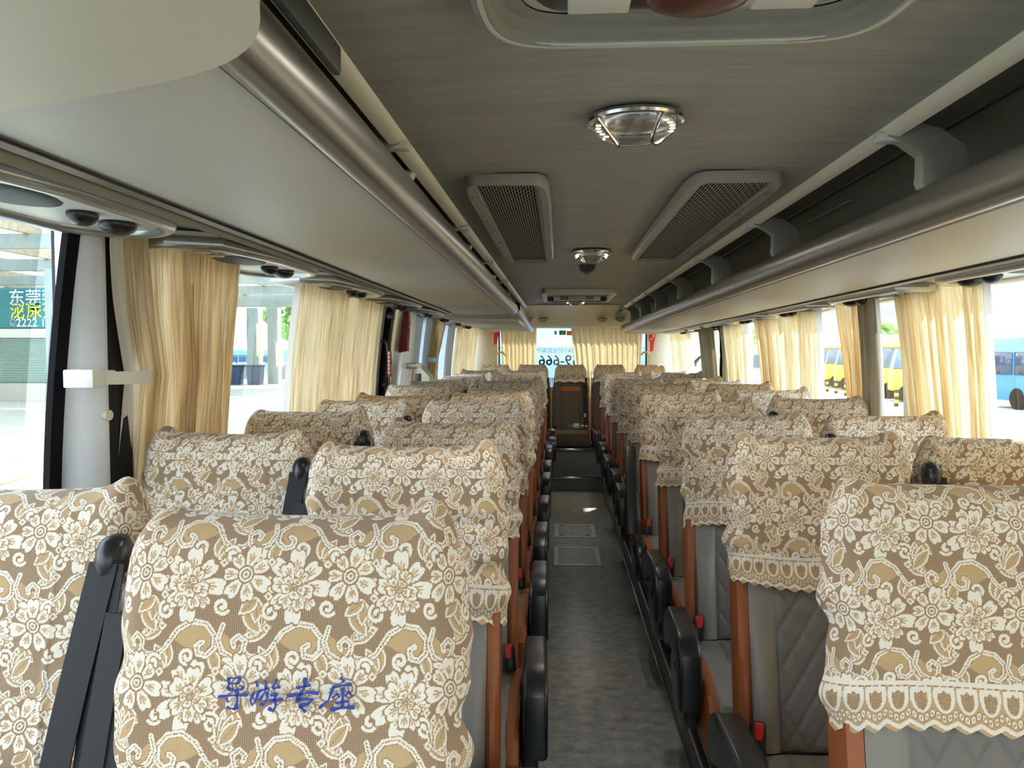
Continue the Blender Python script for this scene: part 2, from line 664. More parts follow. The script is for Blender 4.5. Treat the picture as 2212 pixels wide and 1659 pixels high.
def rack(side):
    s = side
    lab = 'canopy side' if s < 0 else 'parking-lot side'
    t = thing('luggage_rack', 'long grey overhead luggage rack with aluminium rail, ' + lab, 'luggage rack')
    xr = -.305 if s < 0 else .70
    zr = 1.805 if s < 0 else 1.775
    zp = 1.772 if s < 0 else 1.735
    y0, y1 = (.64, 5.25) if s < 0 else (-.2, 8.55)
    xo = -.72 if s < 0 else 1.13
    xe = XL + .0 if s < 0 else XR
    # bottom panel
    bm = B()
    pr = [(xr - s * .0 + s * .012, zp + .004), (xr + s * .05, zp - .002), (xr + s * .2, zp - .006), (xo - s * .12, zp - .003), (xo, zp + .004)]
    strip(bm, pr, y0, y1, 24, dzr)
    finish('bottom_panel', bm, m_panel, t)
    bm = B()
    strip(bm, [(xo - s * .008, zp - .004), (xo, zp - .010), (xo + s * .010, zp - .004), (xo + s * .012, zp + .01)], y0, y1, 24, dzr)
    finish('edge_bead', bm, m_steel, t)
    # rail
    bm = B()
    strip(bm, rail_profile(xr, zr, s), y0, y1, 24, dzr)
    finish('rail', bm, m_rail, t)
    bm = B()
    strip(bm, [(xr - s * .022, zr - .028), (xr - s * .012, zp + .002), (xr + s * .02, zp - .001)], y0, y1, 24, dzr)
    finish('rail_groove', bm, m_groove, t)
    # cream strip under the ceiling edge
    bm = B()
    xc = -.31 if s < 0 else .617
    strip(bm, [(xc - s * .012, 1.926), (xc - s * .004, 1.912), (xc + s * .008, 1.905), (xc + s * .022, 1.903), (xc + s * .03, 1.912), (xc + s * .03, 1.935)], .3 if s > 0 else .55, 7.4, 12)
    finish('ceiling_strip', bm, m_strip, t)
    # dark inner back panel of the compartment
    bm = B()
    strip(bm, [(xc + s * .028, 1.91), (xc + s * .05, 1.928), (xc + s * .11, 1.948), (xc + s * .20, 1.955), (xc + s * .30, 1.945), (xc + s * .38, 1.90), (xc + s * .42, 1.84), (xc + s * .43, 1.75)], y0, y1 + .2, 12)
    finish('back_panel', bm, m_dark, t)
    bm = B()
    strip(bm, [(xc + s * .155, 1.953), (xc + s * .158, 1.946), (xc + s * .168, 1.947), (xc + s * .172, 1.955)], y0, y1, 12)
    finish('back_bead', bm, m_groove, t)
    # dividers from strip to rail
    for y in (.53, 1.54, 2.56, 3.54, 4.54, 5.58, 6.6, 7.5):
        if y > y1 or (s < 0 and y < 1):
            continue
        bm = B()
        d = dzr(y)
        poly = [(xc, 1.905), (xc + s * .03, 1.93), (xc + s * .05, 1.932), (xc + s * .10, 1.918), (xc + s * .145, 1.885), (xc + s * .155, 1.83 + d), (xc + s * .13, 1.79 + d), (xr + s * .01, zr + .025 + d), (xr - s * .012, zr + .03 + d), (xr - s * .02, zr + .048 + d), (xc + s * .07, 1.872), (xc + s * .035, 1.892)]
        prism(bm, poly, 'Y', y - .018, y + .018, .004)
        finish('divider', bm, m_grey, t)
        bm = B()
        box(bm, (xc + s * .01, y, 1.905), (.05, .03, .018), .004)
        finish('strip_clip', bm, m_white, t)
    return t


rackL = rack(-1)
rackR = rack(1)
for nm, ymid in (('luggage_rack', 0),):
    for yy in (2.35, 4.05):
        bm = B()
        box(bm, (.87, yy + .25, 1.948), (.015, .42, .006), .002, 1)
        finish('label_plate', bm, M('plate%d' % int(yy), '#8b8b84', .4), rackR)

# tapered ends of the racks towards the rear
def rack_end(side):
    s = side
    t = thing('rack_end_cap', 'rounded rear end of the grey luggage rack, ' + ('canopy side' if s < 0 else 'parking-lot side'), 'rack end')
    if s < 0:
        # second, lower length of rack after a curved step
        bm = B()
        n = 16
        xr = -.30
        R = []
        for i in range(n + 1):
            f = i / n
            x = xr - f * .66
            y = 5.25 + .42 * (math.sin(f * PI * .5)) * -.55 + .25 * f * 0
            R.append((x, y))
        rows = []
        for f, z in ((0, 1.79), (.35, 1.765), (.75, 1.742), (1, 1.735)):
            rows.append([bm.verts.new((x, y + .75 * f * (1 - .35 * i / n), z - .0)) for i, (x, y) in enumerate(R)])
        for a, b in zip(rows, rows[1:]):
            for i in range(n):
                bm.faces.new((a[i], a[i + 1], b[i + 1], b[i]))
        finish('curved_step', bm, m_grey, t)
        y0, y1, zp, xe = 5.9, 8.5, 1.735, -1.0
        bm = B()
        tubey = [(xr + .01, 5.35, 1.80), (xr + .005, 5.95, 1.79), (xr, 7.2, 1.765), (xr, 8.45, 1.738)]
        rows = []
        for x, y, z in tubey:
            rows.append([bm.verts.new((x + .026 * math.cos(a), y, z + .040 * math.sin(a))) for a in [(-.7 * PI + 1.4 * PI * j / 12) for j in range(13)]])
        for a, b in zip(rows, rows[1:]):
            for i in range(12):
                bm.faces.new((a[i], a[i + 1], b[i + 1], b[i]))
        finish('end_rail', bm, m_rail, t)
        bm = B()
        poly = [(-.775, 5.5), (xr - .005, 5.9), (xr - .0, 8.2), (xr - .03, 8.45), (xr - .12, 8.62), (xr - .3, 8.72), (-.775, 8.75)]
        prism(bm, poly, 'Z', 1.715, 1.765, .012)
        finish('end_panel', bm, m_panel, t)
        bm = B()
        prism(bm, [(-.77, 5.6), (xr - .055, 5.9), (xr - .055, 8.4), (-.77, 8.6)], 'Z', 1.765, 1.90)
        finish('end_body', bm, m_grey, t)
    else:
        xr = .70
        bm = B()
        poly = [(1.3, 8.4), (xr, 8.4), (xr + .02, 8.6), (xr + .10, 8.75), (xr + .3, 8.85), (1.3, 8.88)]
        prism(bm, poly, 'Z', 1.690, 1.745, .014)
        finish('end_panel', bm, m_panel, t)
        bm = B()
        ball(bm, (xr, 8.56, 1.742), (.030, .05, .042))
        finish('end_rail', bm, m_rail, t)
    return t


rack_end(-1)
rack_end(1)

# front cap of the canopy-side rack
bm = B()
poly = [(-.195, .0), (-.195, .25)]
for i in range(25):
    f = i / 24
    c = [(1 - f) ** 3, 3 * f * (1 - f) ** 2, 3 * f * f * (1 - f), f ** 3]
    poly.append(tuple(sum(w * q[k] for w, q in zip(c, ((-.195, .40), (-.195, .70), (-.32, .67), (-.66, .80)))) for k in (0, 1)))
poly += [(-.85, .855), (XL + .02, .90), (XL + .02, .0)]
prism(bm, poly, 'Z', 1.742, 1.95, .045, 5)
cap = finish('rack_front_cap', bm, m_beige, ang=70)
tag(cap, 'pale rounded housing capping the near end of the canopy side rack', 'housing')
bm = B()
box(bm, (-.265, .80, 1.845), (.012, .26, .036), .005)
o = finish('number_plate', bm, M('dark_vent', '#2b2b29', .6))
tag(o, 'small dark slotted plate at the near end of the canopy side rail', 'plate')

# service channel under the racks (between panel bead and windows)
for n_, s, x0, z0, x1, z1 in ((21, -1, -.728, 1.776, -1.06, 1.815), (22, 1, 1.14, 1.742, 1.37, 1.775)):
    bm = B()
    strip(bm, [(x0, z0), ((x0 + x1) / 2, (z0 + z1) / 2 + .004), (x1, z1), (x1 + s * .03, z1 + .06)], -.6, 8.9, 20, dzr if s > 0 else (lambda y: -.02 * min(1, max(0, (y - 4) / 4))))
    struct('trim_%d' % n_, bm, m_panel, 'grey ventilation channel above the %s windows' % ('canopy side' if s < 0 else 'parking-lot side'), 'channel')


# ------------------------------------------------------------------ passenger service units
m_nozz = M('nozzle_black', '#141516', .3)
m_grl = M('speaker_dark', '#4a4d50', .6)


def service_unit(y1, s, label, grp):
    L_ = .80
    xa, xb = (-.80, -1.05) if s < 0 else (1.16, 1.36)
    zz = 1.775 if s < 0 else 1.738
    dz_ = (-.02 * min(1, max(0, (y1 - 4) / 4))) if s < 0 else dzr(y1)
    t = thing('service_unit', label, 'service unit', (0, y1, zz + dz_), 0, grp)
    w = abs(xb - xa)
    xm = (xa + xb) / 2
    # stadium outline, pointed far end
    out = []
    for i in range(9):
        a = -PI / 2 + PI * i / 8
        out.append((xm + w / 2 * math.sin(a), -.16 + .16 * math.cos(a)))
    out += [(xm + w / 2, -L_ * .55), (xm + w * .32, -L_ + .06), (xm - w * .1, -L_), (xm - w / 2, -L_ + .02)]
    bm = B()
    prism(bm, out, 'Z', -.012, .02, .006)
    finish('base', bm, m_white, t)
    bm = B()
    tube(bm, [(x, y, -.010) for x, y in out], .017, 10, True)
    finish('silver_frame', bm, m_sil, t)
    bm = B()
    ball(bm, (xm, -.42, -.012), (w * .26, .12, .008))
    finish('speaker_grille', bm, m_grl, t)
    for yy, r in ((-.12, .034), (-.24, .026)):
        bm = B()
        ball(bm, (xm - s * .02, yy, -.016), (r, r * 1.3, .022))
        finish('air_nozzle', bm, m_nozz, t)
    for yy in (-.58, -.66):
        bm = B()
        cyl(bm, (xm, yy, -.008), (xm, yy, -.020), .024, n=14)
        finish('reading_light', bm, m_chrome, t)
    return t


for i, y in enumerate((1.68, 2.64, 3.62, 4.6, 5.5, 6.3, 7.1, 7.9)):
    service_unit(y, -1, 'silver framed service unit with vents, %s along the canopy side channel' % ordn(i), 'overhead service units')
for i, y in enumerate((2.56, 3.52, 4.48, 5.44, 6.4, 7.2, 8.0)):
    service_unit(y, 1, 'silver framed service unit with black nozzles, %s along the parking-lot side channel' % ordn(i), 'overhead service units')

# ================================================================== CEILING FITTINGS
def oval(cx, cy, rx, ry, n=40, p=2.0):
    out = []
    for i in range(n):
        a = 2 * PI * i / n
        c, s_ = math.cos(a), math.sin(a)
        out.append((cx + rx * math.copysign(abs(c) ** (2 / p), c), cy + ry * math.copysign(abs(s_) ** (2 / p), s_)))
    return out


def dome_lamp(x, y, r, label, tilt=0):
    t = thing('dome_lamp', label, 'ceiling lamp', (x, y, 1.925), tilt, 'clear dome lamps on the ceiling')
    bm = B()
    tube(bm, [(px, py, -.004) for px, py in oval(0, 0, r, r * .92, 36)], .007, 8, True)
    finish('rim', bm, m_chrome, t)
    bm = B()
    ball(bm, (0, 0, -.004), (r * .97, r * .9, .006), 28, 8)
    finish('reflector', bm, M('lamp_reflector_%d' % int(y * 10), '#a7a69e', .25, metal=.8), t)
    bm = B()
    R = []
    for k in range(9):
        a = PI / 2 * k / 8
        q = math.cos(a)
        R.append([(px * max(q, .02), py * max(q, .02), -.006 - .040 * math.sin(a)) for px, py in oval(0, 0, r, r * .92, 36)])
    loft(bm, R)
    R = []
    finish('lens', bm, g_lens, t)
    for s in (-1, 1):
        bm = B()
        tube(bm, [(s * (r * .38 + r * .30 * (q * q)), r * .8 * q, -.012 - .035 * (1 - q * q)) for q in [-1 + .2 * i for i in range(11)]], .0035, 6)
        finish('rib', bm, m_chrome, t)
        for i in range(5):
            q = -.55 + .27 * i
            bm = B()
            cx_, cy_ = s * r * (.80 - .25 * q * q), r * q * .85
            R = [[(cx_ + .0045 * math.cos(a), cy_ + .0045 * math.sin(a), z) for a in [2 * PI * j / 10 for j in range(10)]] for z in (-.006, -.018)]
            loft(bm, R)
            for f_ in bm.faces:
                if len(f_.verts) == 10 and max(v.co.z for v in f_.verts) < -.017:
                    f_.material_index = 1
            finish('bulb', bm, [m_strip, m_led], t)
    return t


g_lens = glass('lamp_lens', (.93, .93, .90), .7, .22)
dome_lamp(.139, 1.455, .083, 'large clear dome lamp with rows of small bulbs, nearest on the ceiling', -.25)
dome_lamp(.139, 3.36, .08, 'clear dome lamp between the rear ends of the two black grilles', 0)
dome_lamp(.14, 6.60, .085, 'small bright dome lamp directly behind the white ceiling vent', 0)


def return_grille(x0, x1, y0, y1, label):
    t = thing('air_grille', label, 'air grille', ((x0 + x1) / 2, (y0 + y1) / 2, 1.925), 0, 'black perforated air grilles')
    hx, hy = (x1 - x0) / 2, (y1 - y0) / 2
    fw = .026
    bm = B()
    o_ = oval(0, 0, hx, hy, 48, 9)
    i_ = oval(0, 0, hx - fw, hy - fw, 48, 14)
    m_ = oval(0, 0, hx - .006, hy - .006, 48, 9)
    loft(bm, [[(x, y, .0) for x, y in o_], [(x, y, -.016) for x, y in o_], [(x, y, -.026) for x, y in m_], [(x, y, -.024) for x, y in i_], [(x, y, -.004) for x, y in i_]], cap=False)
    finish('frame', bm, m_grey, t)
    bm = B()
    bx(bm, -hx + fw, hx - fw, -hy + fw, hy - fw, -.006, .0)
    finish('dark_back', bm, m_rub, t)
    bm = B()
    nx = 21
    ny = 37
    ix, iy = hx - fw - .006, hy - fw - .008
    px_, py_ = 2 * ix / nx, 2 * iy / ny
    for i in range(nx + 1):
        x = -ix + px_ * i
        bx(bm, x - .0016, x + .0016, -iy, iy, -.0135, -.0125)
    for i in range(nx):
        x = -ix + px_ * (i + .5)
        for j in range(ny + 1):
            y = -iy + py_ * (j + (.5 if i % 2 else 0))
            if y < iy:
                q = [bm.verts.new((x + a * px_ * .5, y + b * .0035, -.0135)) for a, b in ((-1, -1), (1, -1), (1, 1), (-1, 1))]
                bm.faces.new(q[::-1])
    finish('mesh', bm, M('grille_mesh_%d' % int(x0 * 100), '#8a877b', .4), t, smooth=False, kind='stuff')
    bm = B()
    for sx_ in (-1, 1):
        bx(bm, sx_ * (ix - .004), sx_ * (ix + .008), -iy - .008, iy + .008, -.020, -.008, .002)
    for sy_ in (-1, 1):
        bx(bm, -ix - .008, ix + .008, sy_ * (iy - .004), sy_ * (iy + .010), -.020, -.008, .002)
    finish('inner_frame', bm, m_grey, t)
    for k in range(5):
        bm = B()
        box(bm, (-hx + fw * .95 if x0 < 0 else hx - fw * .95, -iy + .12 + k * .30, -.027), (.006, .03, .004))
        finish('clip', bm, m_chrome, t)
    return t


return_grille(-.243, -.022, 1.88, 3.57, 'grey framed black air grille on the ceiling beside the canopy side rack')
return_grille(.312, .552, 1.88, 3.57, 'grey framed black air grille on the ceiling beside the parking-lot side rack')

# roof hatch at the top of the view
t = thing('roof_hatch', 'recessed grey roof hatch with rounded rim overhead near the viewer', 'roof hatch', (.152, .725, 1.925))
bm = B()
o1, o2, o3, o4 = oval(0, 0, .257, .318, 48, 7), oval(0, 0, .235, .300, 48, 7), oval(0, 0, .224, .289, 48, 8), oval(0, 0, .205, .272, 48, 8)
loft(bm, [[(x, y, .0) for x, y in o1], [(x, y, -.022) for x, y in o1], [(x * .985, y * .985, -.030) for x, y in o1], [(x, y, -.033) for x, y in o2], [(x, y, -.018) for x, y in o2], [(x, y, -.015) for x, y in o3], [(x, y, -.006) for x, y in o3], [(x, y, -.004) for x, y in o4]], cap=False)
finish('rim', bm, m_grey, t)
bm = B()
tube(bm, [(x, y, -.029) for x, y in oval(0, 0, .243, .303, 48, 7)], .005, 6, True)
finish('rim_bead', bm, m_panel, t)
bm = B()
loft(bm, [[(x, y, -.002) for x, y in oval(0, 0, .205, .272, 40, 8)], [(x, y, .0) for x, y in oval(0, 0, .205, .272, 40, 8)]])
finish('panel', bm, m_panel, t)
bm = B()
loft(bm, [[(x, y, -.006) for x, y in oval(0, 0, .195, .262, 40, 6)], [(x, y, -.010) for x, y in oval(0, 0, .192, .259, 40, 6)]])
finish('clear_cover', bm, m_chrome, t)
bm = B()
ball(bm, (.01, .215, -.010), (.062, .052, .014), 24, 10)
finish('red_knob', bm, M('smoky_red', '#5c3327', .25), t)
for sx_ in (-.105, .115):
    bm = B()
    box(bm, (sx_, .222, -.010), (.075, .06, .006), .003)
    finish('instruction_sticker', bm, m_white, t)

# rear air outlet
t = thing('ceiling_vent', 'white framed rectangular air outlet on the ceiling towards the rear', 'ceiling vent', (.143, 5.95, 1.93))
bm = B()
o_, i_ = oval(0, 0, .265, .50, 32, 16), oval(0, 0, .235, .46, 32, 16)
loft(bm, [[(x, y, 0) for x, y in o_], [(x, y, -.030) for x, y in o_], [(x, y, -.034) for x, y in i_], [(x, y, .05) for x, y in i_]], cap=False)
finish('frame', bm, m_white, t)
bm = B()
bx(bm, -.235, .235, .30, .46, -.030, .05)
finish('back_box', bm, M('vent_dark', '#37362f', .6), t)
bm = B()
bx(bm, -.185, .185, .26, .30, -.030, .03, .006)
finish('outlet_plate', bm, m_strip, t)
bm = B()
bx(bm, -.055, .055, .25, .262, -.026, .012, .003)
finish('centre_plate', bm, m_panel, t)
bm = B()
for s in (-1, 1):
    for i in range(5):
        for j in range(4):
            bx(bm, s * (.075 + i * .013) - .004, s * (.075 + i * .013) + .004, .256, .262, -.024 + j * .010, -.018 + j * .010)
finish('perforation', bm, m_rub, t, smooth=False, kind='stuff')

# sensor under the ceiling
bm = B()
prism(bm, [(-.040, 0), (.040, 0), (.040, -.012), (.030, -.026), (.012, -.034), (-.004, -.040), (-.018, -.030), (-.034, -.022)], 'Y', -.05, .05, .004)
o = finish('ceiling_sensor', bm, M('dark_grey_plastic', '#3a3a36', .6))
o.location = (.143, 3.98, 1.93)
tag(o, 'small dark grey sensor box hanging behind the second dome lamp', 'sensor')

# round vents in the rear header
for i, (x, z, nm) in enumerate(((-.345, 1.868, 'outermost, under the canopy side rack end'), (-.172, 1.862, 'second from the canopy side'), (.487, 1.862, 'second from the parking-lot side'), (.685, 1.868, 'outermost on the parking-lot side'))):
    t = thing('round_vent', 'round cream air vent on the rear header, ' + nm, 'air vent', (x, 8.785, z), 0, 'round vents on the rear header')
    t.rotation_euler = (math.radians(62), 0, 0)
    bm = B()
    tube(bm, [(px, py, .006) for px, py in oval(0, 0, .048, .048, 24)], .012, 8, True)
    finish('ring', bm, m_beige, t)
    bm = B()
    cyl(bm, (0, 0, -.005), (0, 0, .010), .036, n=24)
    finish('disc', bm, m_strip, t)
    bm = B()
    bx(bm, -.026, .026, -.004, .004, .009, .016, .002)
    bx(bm, -.022, .022, .010, .016, .009, .014, .002)
    finish('slot', bm, M('vent_slot_%d' % i, '#6a6452', .6), t)

# ================================================================== FLOOR FITTINGS
for (y0, y1, lb) in ((6.21, 6.68, 'far metal framed inspection hatch in the aisle floor'), (5.39, 5.90, 'near metal framed inspection hatch in the aisle floor')):
    t = thing('floor_hatch', lb, 'floor hatch', (.136, (y0 + y1) / 2, 0), 0, 'inspection hatches in the aisle')
    hy = (y1 - y0) / 2
    hx = .168
    bm = B()
    for s in (-1, 1):
        bx(bm, s * hx, s * (hx - .034), -hy, hy, 0, .006, .0015, 1)
        bx(bm, -hx + .034, hx - .034, s * hy, s * (hy - .030), 0, .006, .0015, 1)
    finish('frame', bm, m_hatch, t)
    bm = B()
    bx(bm, -hx + .036, hx - .036, -hy + .032, hy - .032, .0, .004)
    finish('cover_plate', bm, m_floor, t)
    for sx_ in (-1, 1):
        for sy_ in (-1, 1):
            bm = B()
            cyl(bm, (sx_ * .105, sy_ * (hy - .065), .003), (sx_ * .105, sy_ * (hy - .065), .007), .014, n=12)
            finish('screw', bm, m_chrome, t)

# rear steps and bench platform
bm = B()
bx(bm, XL, XR, 8.45, YR, 0, .435, .004)
struct('trim_23', bm, m_plat, 'dark raised platform carrying the rear bench', 'platform')
bm = B()
bx(bm, -.20, .49, 8.30, 8.46, 0, .150, .004)
struct('trim_24', bm, m_plat, 'dark lower step up to the rear bench', 'step')
for z, y, lb in ((.152, 8.298, 'lower'), (.437, 8.448, 'upper')):
    bm = B()
    bx(bm, -.19, .48, y - .012, y + .03, z - .022, z + .006, .004)
    o = finish('step_nosing', bm, m_chrome)
    tag(o, 'ribbed metal nosing on the %s rear step' % lb, 'step edge')


# ================================================================== LACE PATTERN
def lace_tile():
    """One repeat of the lace: 1 = white thread, .5 = tan filling, 0 = open net."""
    Wt, Ht, rs = .128, .252, .0004
    nx, ny = int(round(Wt / rs)), int(round(Ht / rs))
    Xg, Yg = np.meshgrid((np.arange(nx) + .5) * rs, (np.arange(ny) + .5) * rs)
    val = np.zeros((ny, nx))

    def loc(cx, cy):
        return (Xg - cx + Wt / 2) % Wt - Wt / 2, (Yg - cy + Ht / 2) % Ht - Ht / 2

    def flower(cx, cy, Rr, n, rot, sq=1.0, tilt=0.0, seed=0, heart=True):
        rg = np.random.RandomState(seed)
        dx, dy = loc(cx, cy)
        ca, sa = math.cos(tilt), math.sin(tilt)
        dx, dy = dx * ca + dy * sa, (-dx * sa + dy * ca) * sq
        r = np.hypot(dx, dy)
        th = np.arctan2(dy, dx) - rot
        qn = (th * n / (2 * PI) + .5) % n
        k = np.floor(qn).astype(int) % n
        q = qn - np.floor(qn) - .5               # -.5 .. .5 inside a petal
        Rk = Rr * (.86 + .28 * rg.rand(n))[k]
        lob = 1 - .62 * np.abs(q * 2) ** 3.2 - .09 * np.exp(-(q / .10) ** 2)
        R1 = Rk * lob
        val[r < R1 + .0020] = .12
        val[r < R1] = 1
        w_ = 2 * PI / n * r
        db = (.5 - np.abs(q)) * w_
        val[(db < .0011) & (r > .30 * Rr) & (r < R1)] = .28
        for c_, r0, r1 in ((0, .40, .80), (-.24, .52, .74), (.24, .52, .74)):
            val[(np.abs(q - c_ * (r / Rr)) * w_ < .0010) & (r > r0 * Rr) & (r < r1 * Rr)] = .45
        if heart:
            val[np.abs(r - .30 * Rr) < .0010] = .1
            val[r < .27 * Rr] = 1
            val[np.abs(r - .16 * Rr) < .0009] = .1
            val[r < .06 * Rr] = .3

    def leaf(cx, cy, ang, Ln, Wd, fill=.5):
        dx, dy = loc(cx, cy)
        a = dx * math.cos(ang) + dy * math.sin(ang)
        b = -dx * math.sin(ang) + dy * math.cos(ang)
        t_ = np.clip(a / Ln, 0, 1)
        hw = Wd * np.sin(PI * t_ ** .85) ** .85
        ins = (a > 0) & (a < Ln)
        val[ins & (np.abs(b) < hw + .0008)] = .15
        val[ins & (np.abs(b) < hw)] = 1
        val[ins & (np.abs(b) < hw - .0026)] = fill
        val[ins & (np.abs(b) < .0005) & (hw > .003)] = .2

    def pdist(pts):
        d = np.full_like(Xg, 9.)
        al = np.zeros_like(Xg)
        acc = 0
        for (x0, y0), (x1, y1) in zip(pts, pts[1:]):
            dx, dy = loc((x0 + x1) / 2, (y0 + y1) / 2)
            ux, uy = x1 - x0, y1 - y0
            L2 = ux * ux + uy * uy
            L_ = math.sqrt(L2)
            t_ = np.clip(((dx + ux / 2) * ux + (dy + uy / 2) * uy) / L2, 0, 1)
            e = np.hypot(dx + ux / 2 - t_ * ux, dy + uy / 2 - t_ * uy)
            k = e < d
            d[k] = e[k]
            al[k] = (acc + t_ * L_)[k]
            acc += L_
        return d, al, acc

    def stroke(pts, w, dots=True, w1=None):
        d, al, tot = pdist(pts)
        ww = w if w1 is None else w + (w1 - w) * al / tot
        val[d < ww + .0009] = np.minimum(val[d < ww + .0009], .15)
        val[d < ww] = 1
        if dots:
            val[(d < .0007) & ((al % .0034) < .0022)] = .05

    def spiral(cx, cy, r0, r1, a0, turns, n=26):
        return [(cx + (r0 + (r1 - r0) * i / n) * math.cos(a0 + turns * 2 * PI * i / n), cy + (r0 + (r1 - r0) * i / n) * math.sin(a0 + turns * 2 * PI * i / n)) for i in range(n + 1)]

    def fill_poly(pts, v):
        px = [p[0] for p in pts]
        py = [p[1] for p in pts]
        cx, cy = sum(px) / len(px), sum(py) / len(py)
        dx, dy = loc(cx, cy)
        ins = np.zeros_like(dx, bool)
        n = len(pts)
        for i in range(n):
            x0, y0 = px[i] - cx, py[i] - cy
            x1, y1 = px[(i + 1) % n] - cx, py[(i + 1) % n] - cy
            c = ((y0 > dy) != (y1 > dy)) & (dx < (x1 - x0) * (dy - y0) / (y1 - y0 + 1e-12) + x0)
            ins ^= c
        val[ins] = v

    for bnd, (oy, mir) in enumerate(((0, 1), (.126, -1))):
        ox = 0 if bnd == 0 else .064

        def T(x, y):
            return (ox + (x if mir > 0 else .128 - x), oy + y)

        def ang(a):
            return a if mir > 0 else PI - a
        # leaf sprays behind everything
        for k in range(5):
            x, y = T(.096 + .005 * k, .098 + .002 * k)
            leaf(x, y, ang(.45 + .45 * k), .038, .0088, .5)
        for k in range(3):
            x, y = T(.068, .060)
            leaf(x, y, ang(.8 + .55 * k), .032, .0080, .45)
        for k in range(3):
            x, y = T(.004, .064)
            leaf(x, y, ang(1.5 + .6 * k), .032, .0082, .5)
        for k in range(2):
            x, y = T(.080, .020)
            leaf(x, y, ang(-1.5 + .8 * k), .030, .0080, .5)
        # paisley hook with tan filling
        hook = [T(*p) for p in ((.006, .094), (.016, .108), (.033, .118), (.051, .115), (.062, .102), (.062, .087), (.053, .079), (.043, .081), (.041, .090), (.047, .094))]
        fill_poly([T(*p) for p in ((.012, .096), (.026, .112), (.042, .115), (.055, .107), (.059, .094), (.052, .084), (.044, .082), (.036, .086), (.026, .088))], .5)
        stroke(hook, .0036, True)
        tail = [T(*p) for p in ((.006, .094), (.000, .085), (-.010, .079), (-.024, .080), (-.034, .088), (-.048, .090))]
        stroke(tail, .0032, True)
        hook2 = [T(*p) for p in ((.071, .114), (.066, .098), (.072, .084), (.086, .077), (.097, .084), (.099, .096), (.091, .102), (.084, .096), (.086, .090))]
        fill_poly([T(*p) for p in ((.070, .108), (.070, .094), (.078, .084), (.090, .081), (.095, .090), (.086, .092), (.080, .100))], .5)
        stroke(hook2, .0034, True)
        # spirals
        for cx, cy, r1, a0, tn in ((.064, .004, .0115, .4, 1.25), (.115, .070, .0105, 2.0, -1.25), (.030, .078, .0095, 3.4, 1.2), (.124, .010, .010, 5.0, -1.2), (.080, .068, .0085, 1.0, 1.2)):
            x, y = T(cx, cy)
            stroke(spiral(x, y, .0024, r1, ang(a0), tn * mir), .0027, False, .0021)
        # flowers: a full peony with a ragged outer ring, and a smaller open blossom
        x, y = T(.036, .034)
        flower(x, y, .0395, 8, .25, 1.0, .3 * mir, 3 + bnd, False)
        flower(x + .002 * mir, y - .002, .0265, 6, .7, .85, -.2 * mir, 8 + bnd, False)
        flower(x + .002 * mir, y - .001, .0150, 5, .2, 1.25, .5 * mir, 12 + bnd)
        x, y = T(.097, .047)
        flower(x, y, .0300, 7, .1, .88, .6 * mir, 5 + bnd)
        # little diamonds and dots
        for cx, cy in ((.066, .062), (.125, .060), (.068, .022), (.124, .112)):
            x, y = T(cx, cy)
            dx, dy = loc(x, y)
            m_ = np.abs(dx) + np.abs(dy)
            val[m_ < .0068] = .1
            val[m_ < .0058] = 1
            val[m_ < .0024] = .35
    return val, Wt, Ht, rs


TILE = lace_tile()


def lace_value(u, v):
    """Pattern value at cloth coordinates (m); v = 0 is the scalloped lower edge."""
    val, Wt, Ht, rs = TILE
    ix = np.floor((u % Wt) / rs).astype(int) % val.shape[1]
    iy = np.floor((v % Ht) / rs).astype(int) % val.shape[0]
    out = val[iy, ix].copy()
    b = v < .074
    out[b] = .45
    P = .0315
    q = (u % P) - P / 2                      # 0 in the middle of an arch
    e = np.hypot(q / .0148, (v - .054) / .026)
    arch = b & (v < .068) & (e < 1)
    out[arch] = 1
    inn = b & (v < .060) & (np.hypot(q / .0088, (v - .050) / .018) < 1)
    out[inn] = .0
    chk = inn & ((np.floor((u + v) / .0018) + np.floor((u - v) / .0018)) % 2 == 0)
    out[chk] = .5
    for s in (-1, 1):
        curl = b & (np.hypot((q - s * .0055) / .0045, (v - .0615) / .0055) < 1)
        out[curl] = 1
    out[b & (v > .0655) & (np.abs(q) < .004) & (v < .0675)] = .3
    out[(v > .0675) & (v < .0745)] = 1
    out[(v > .0655) & (v < .0675) & (np.abs(np.abs(q) - .010) < .003)] = 0
    ph = np.abs(q) / (P / 2)
    yc = .019 + .010 * ph ** 1.3
    cell = .0079
    qq = (u % cell) - cell / 2
    ov = np.hypot(qq / .0028, (v - yc) / .0052)
    lo = b & (ov < 1.35) & (v < .040)
    out[lo] = .25
    out[b & (ov < 1) & (v < .040)] = 1
    out[b & (ov < .36) & (v < .040)] = .05
    yz = .0065 + .0085 * ph ** 1.2
    out[b & (np.abs(v - yz) < .0034)] = 1
    return out


# ================================================================== SEATS
LEAN = math.atan2(.135, .67)
TF = Vector((0, 0, 1.088))               # shoulder of the backrest front (local)
tdir = np.array((math.sin(LEAN), math.cos(LEAN)))     # (y, z) up along the backrest
ndir = np.array((-math.cos(LEAN), math.sin(LEAN)))    # front normal
RT = .047


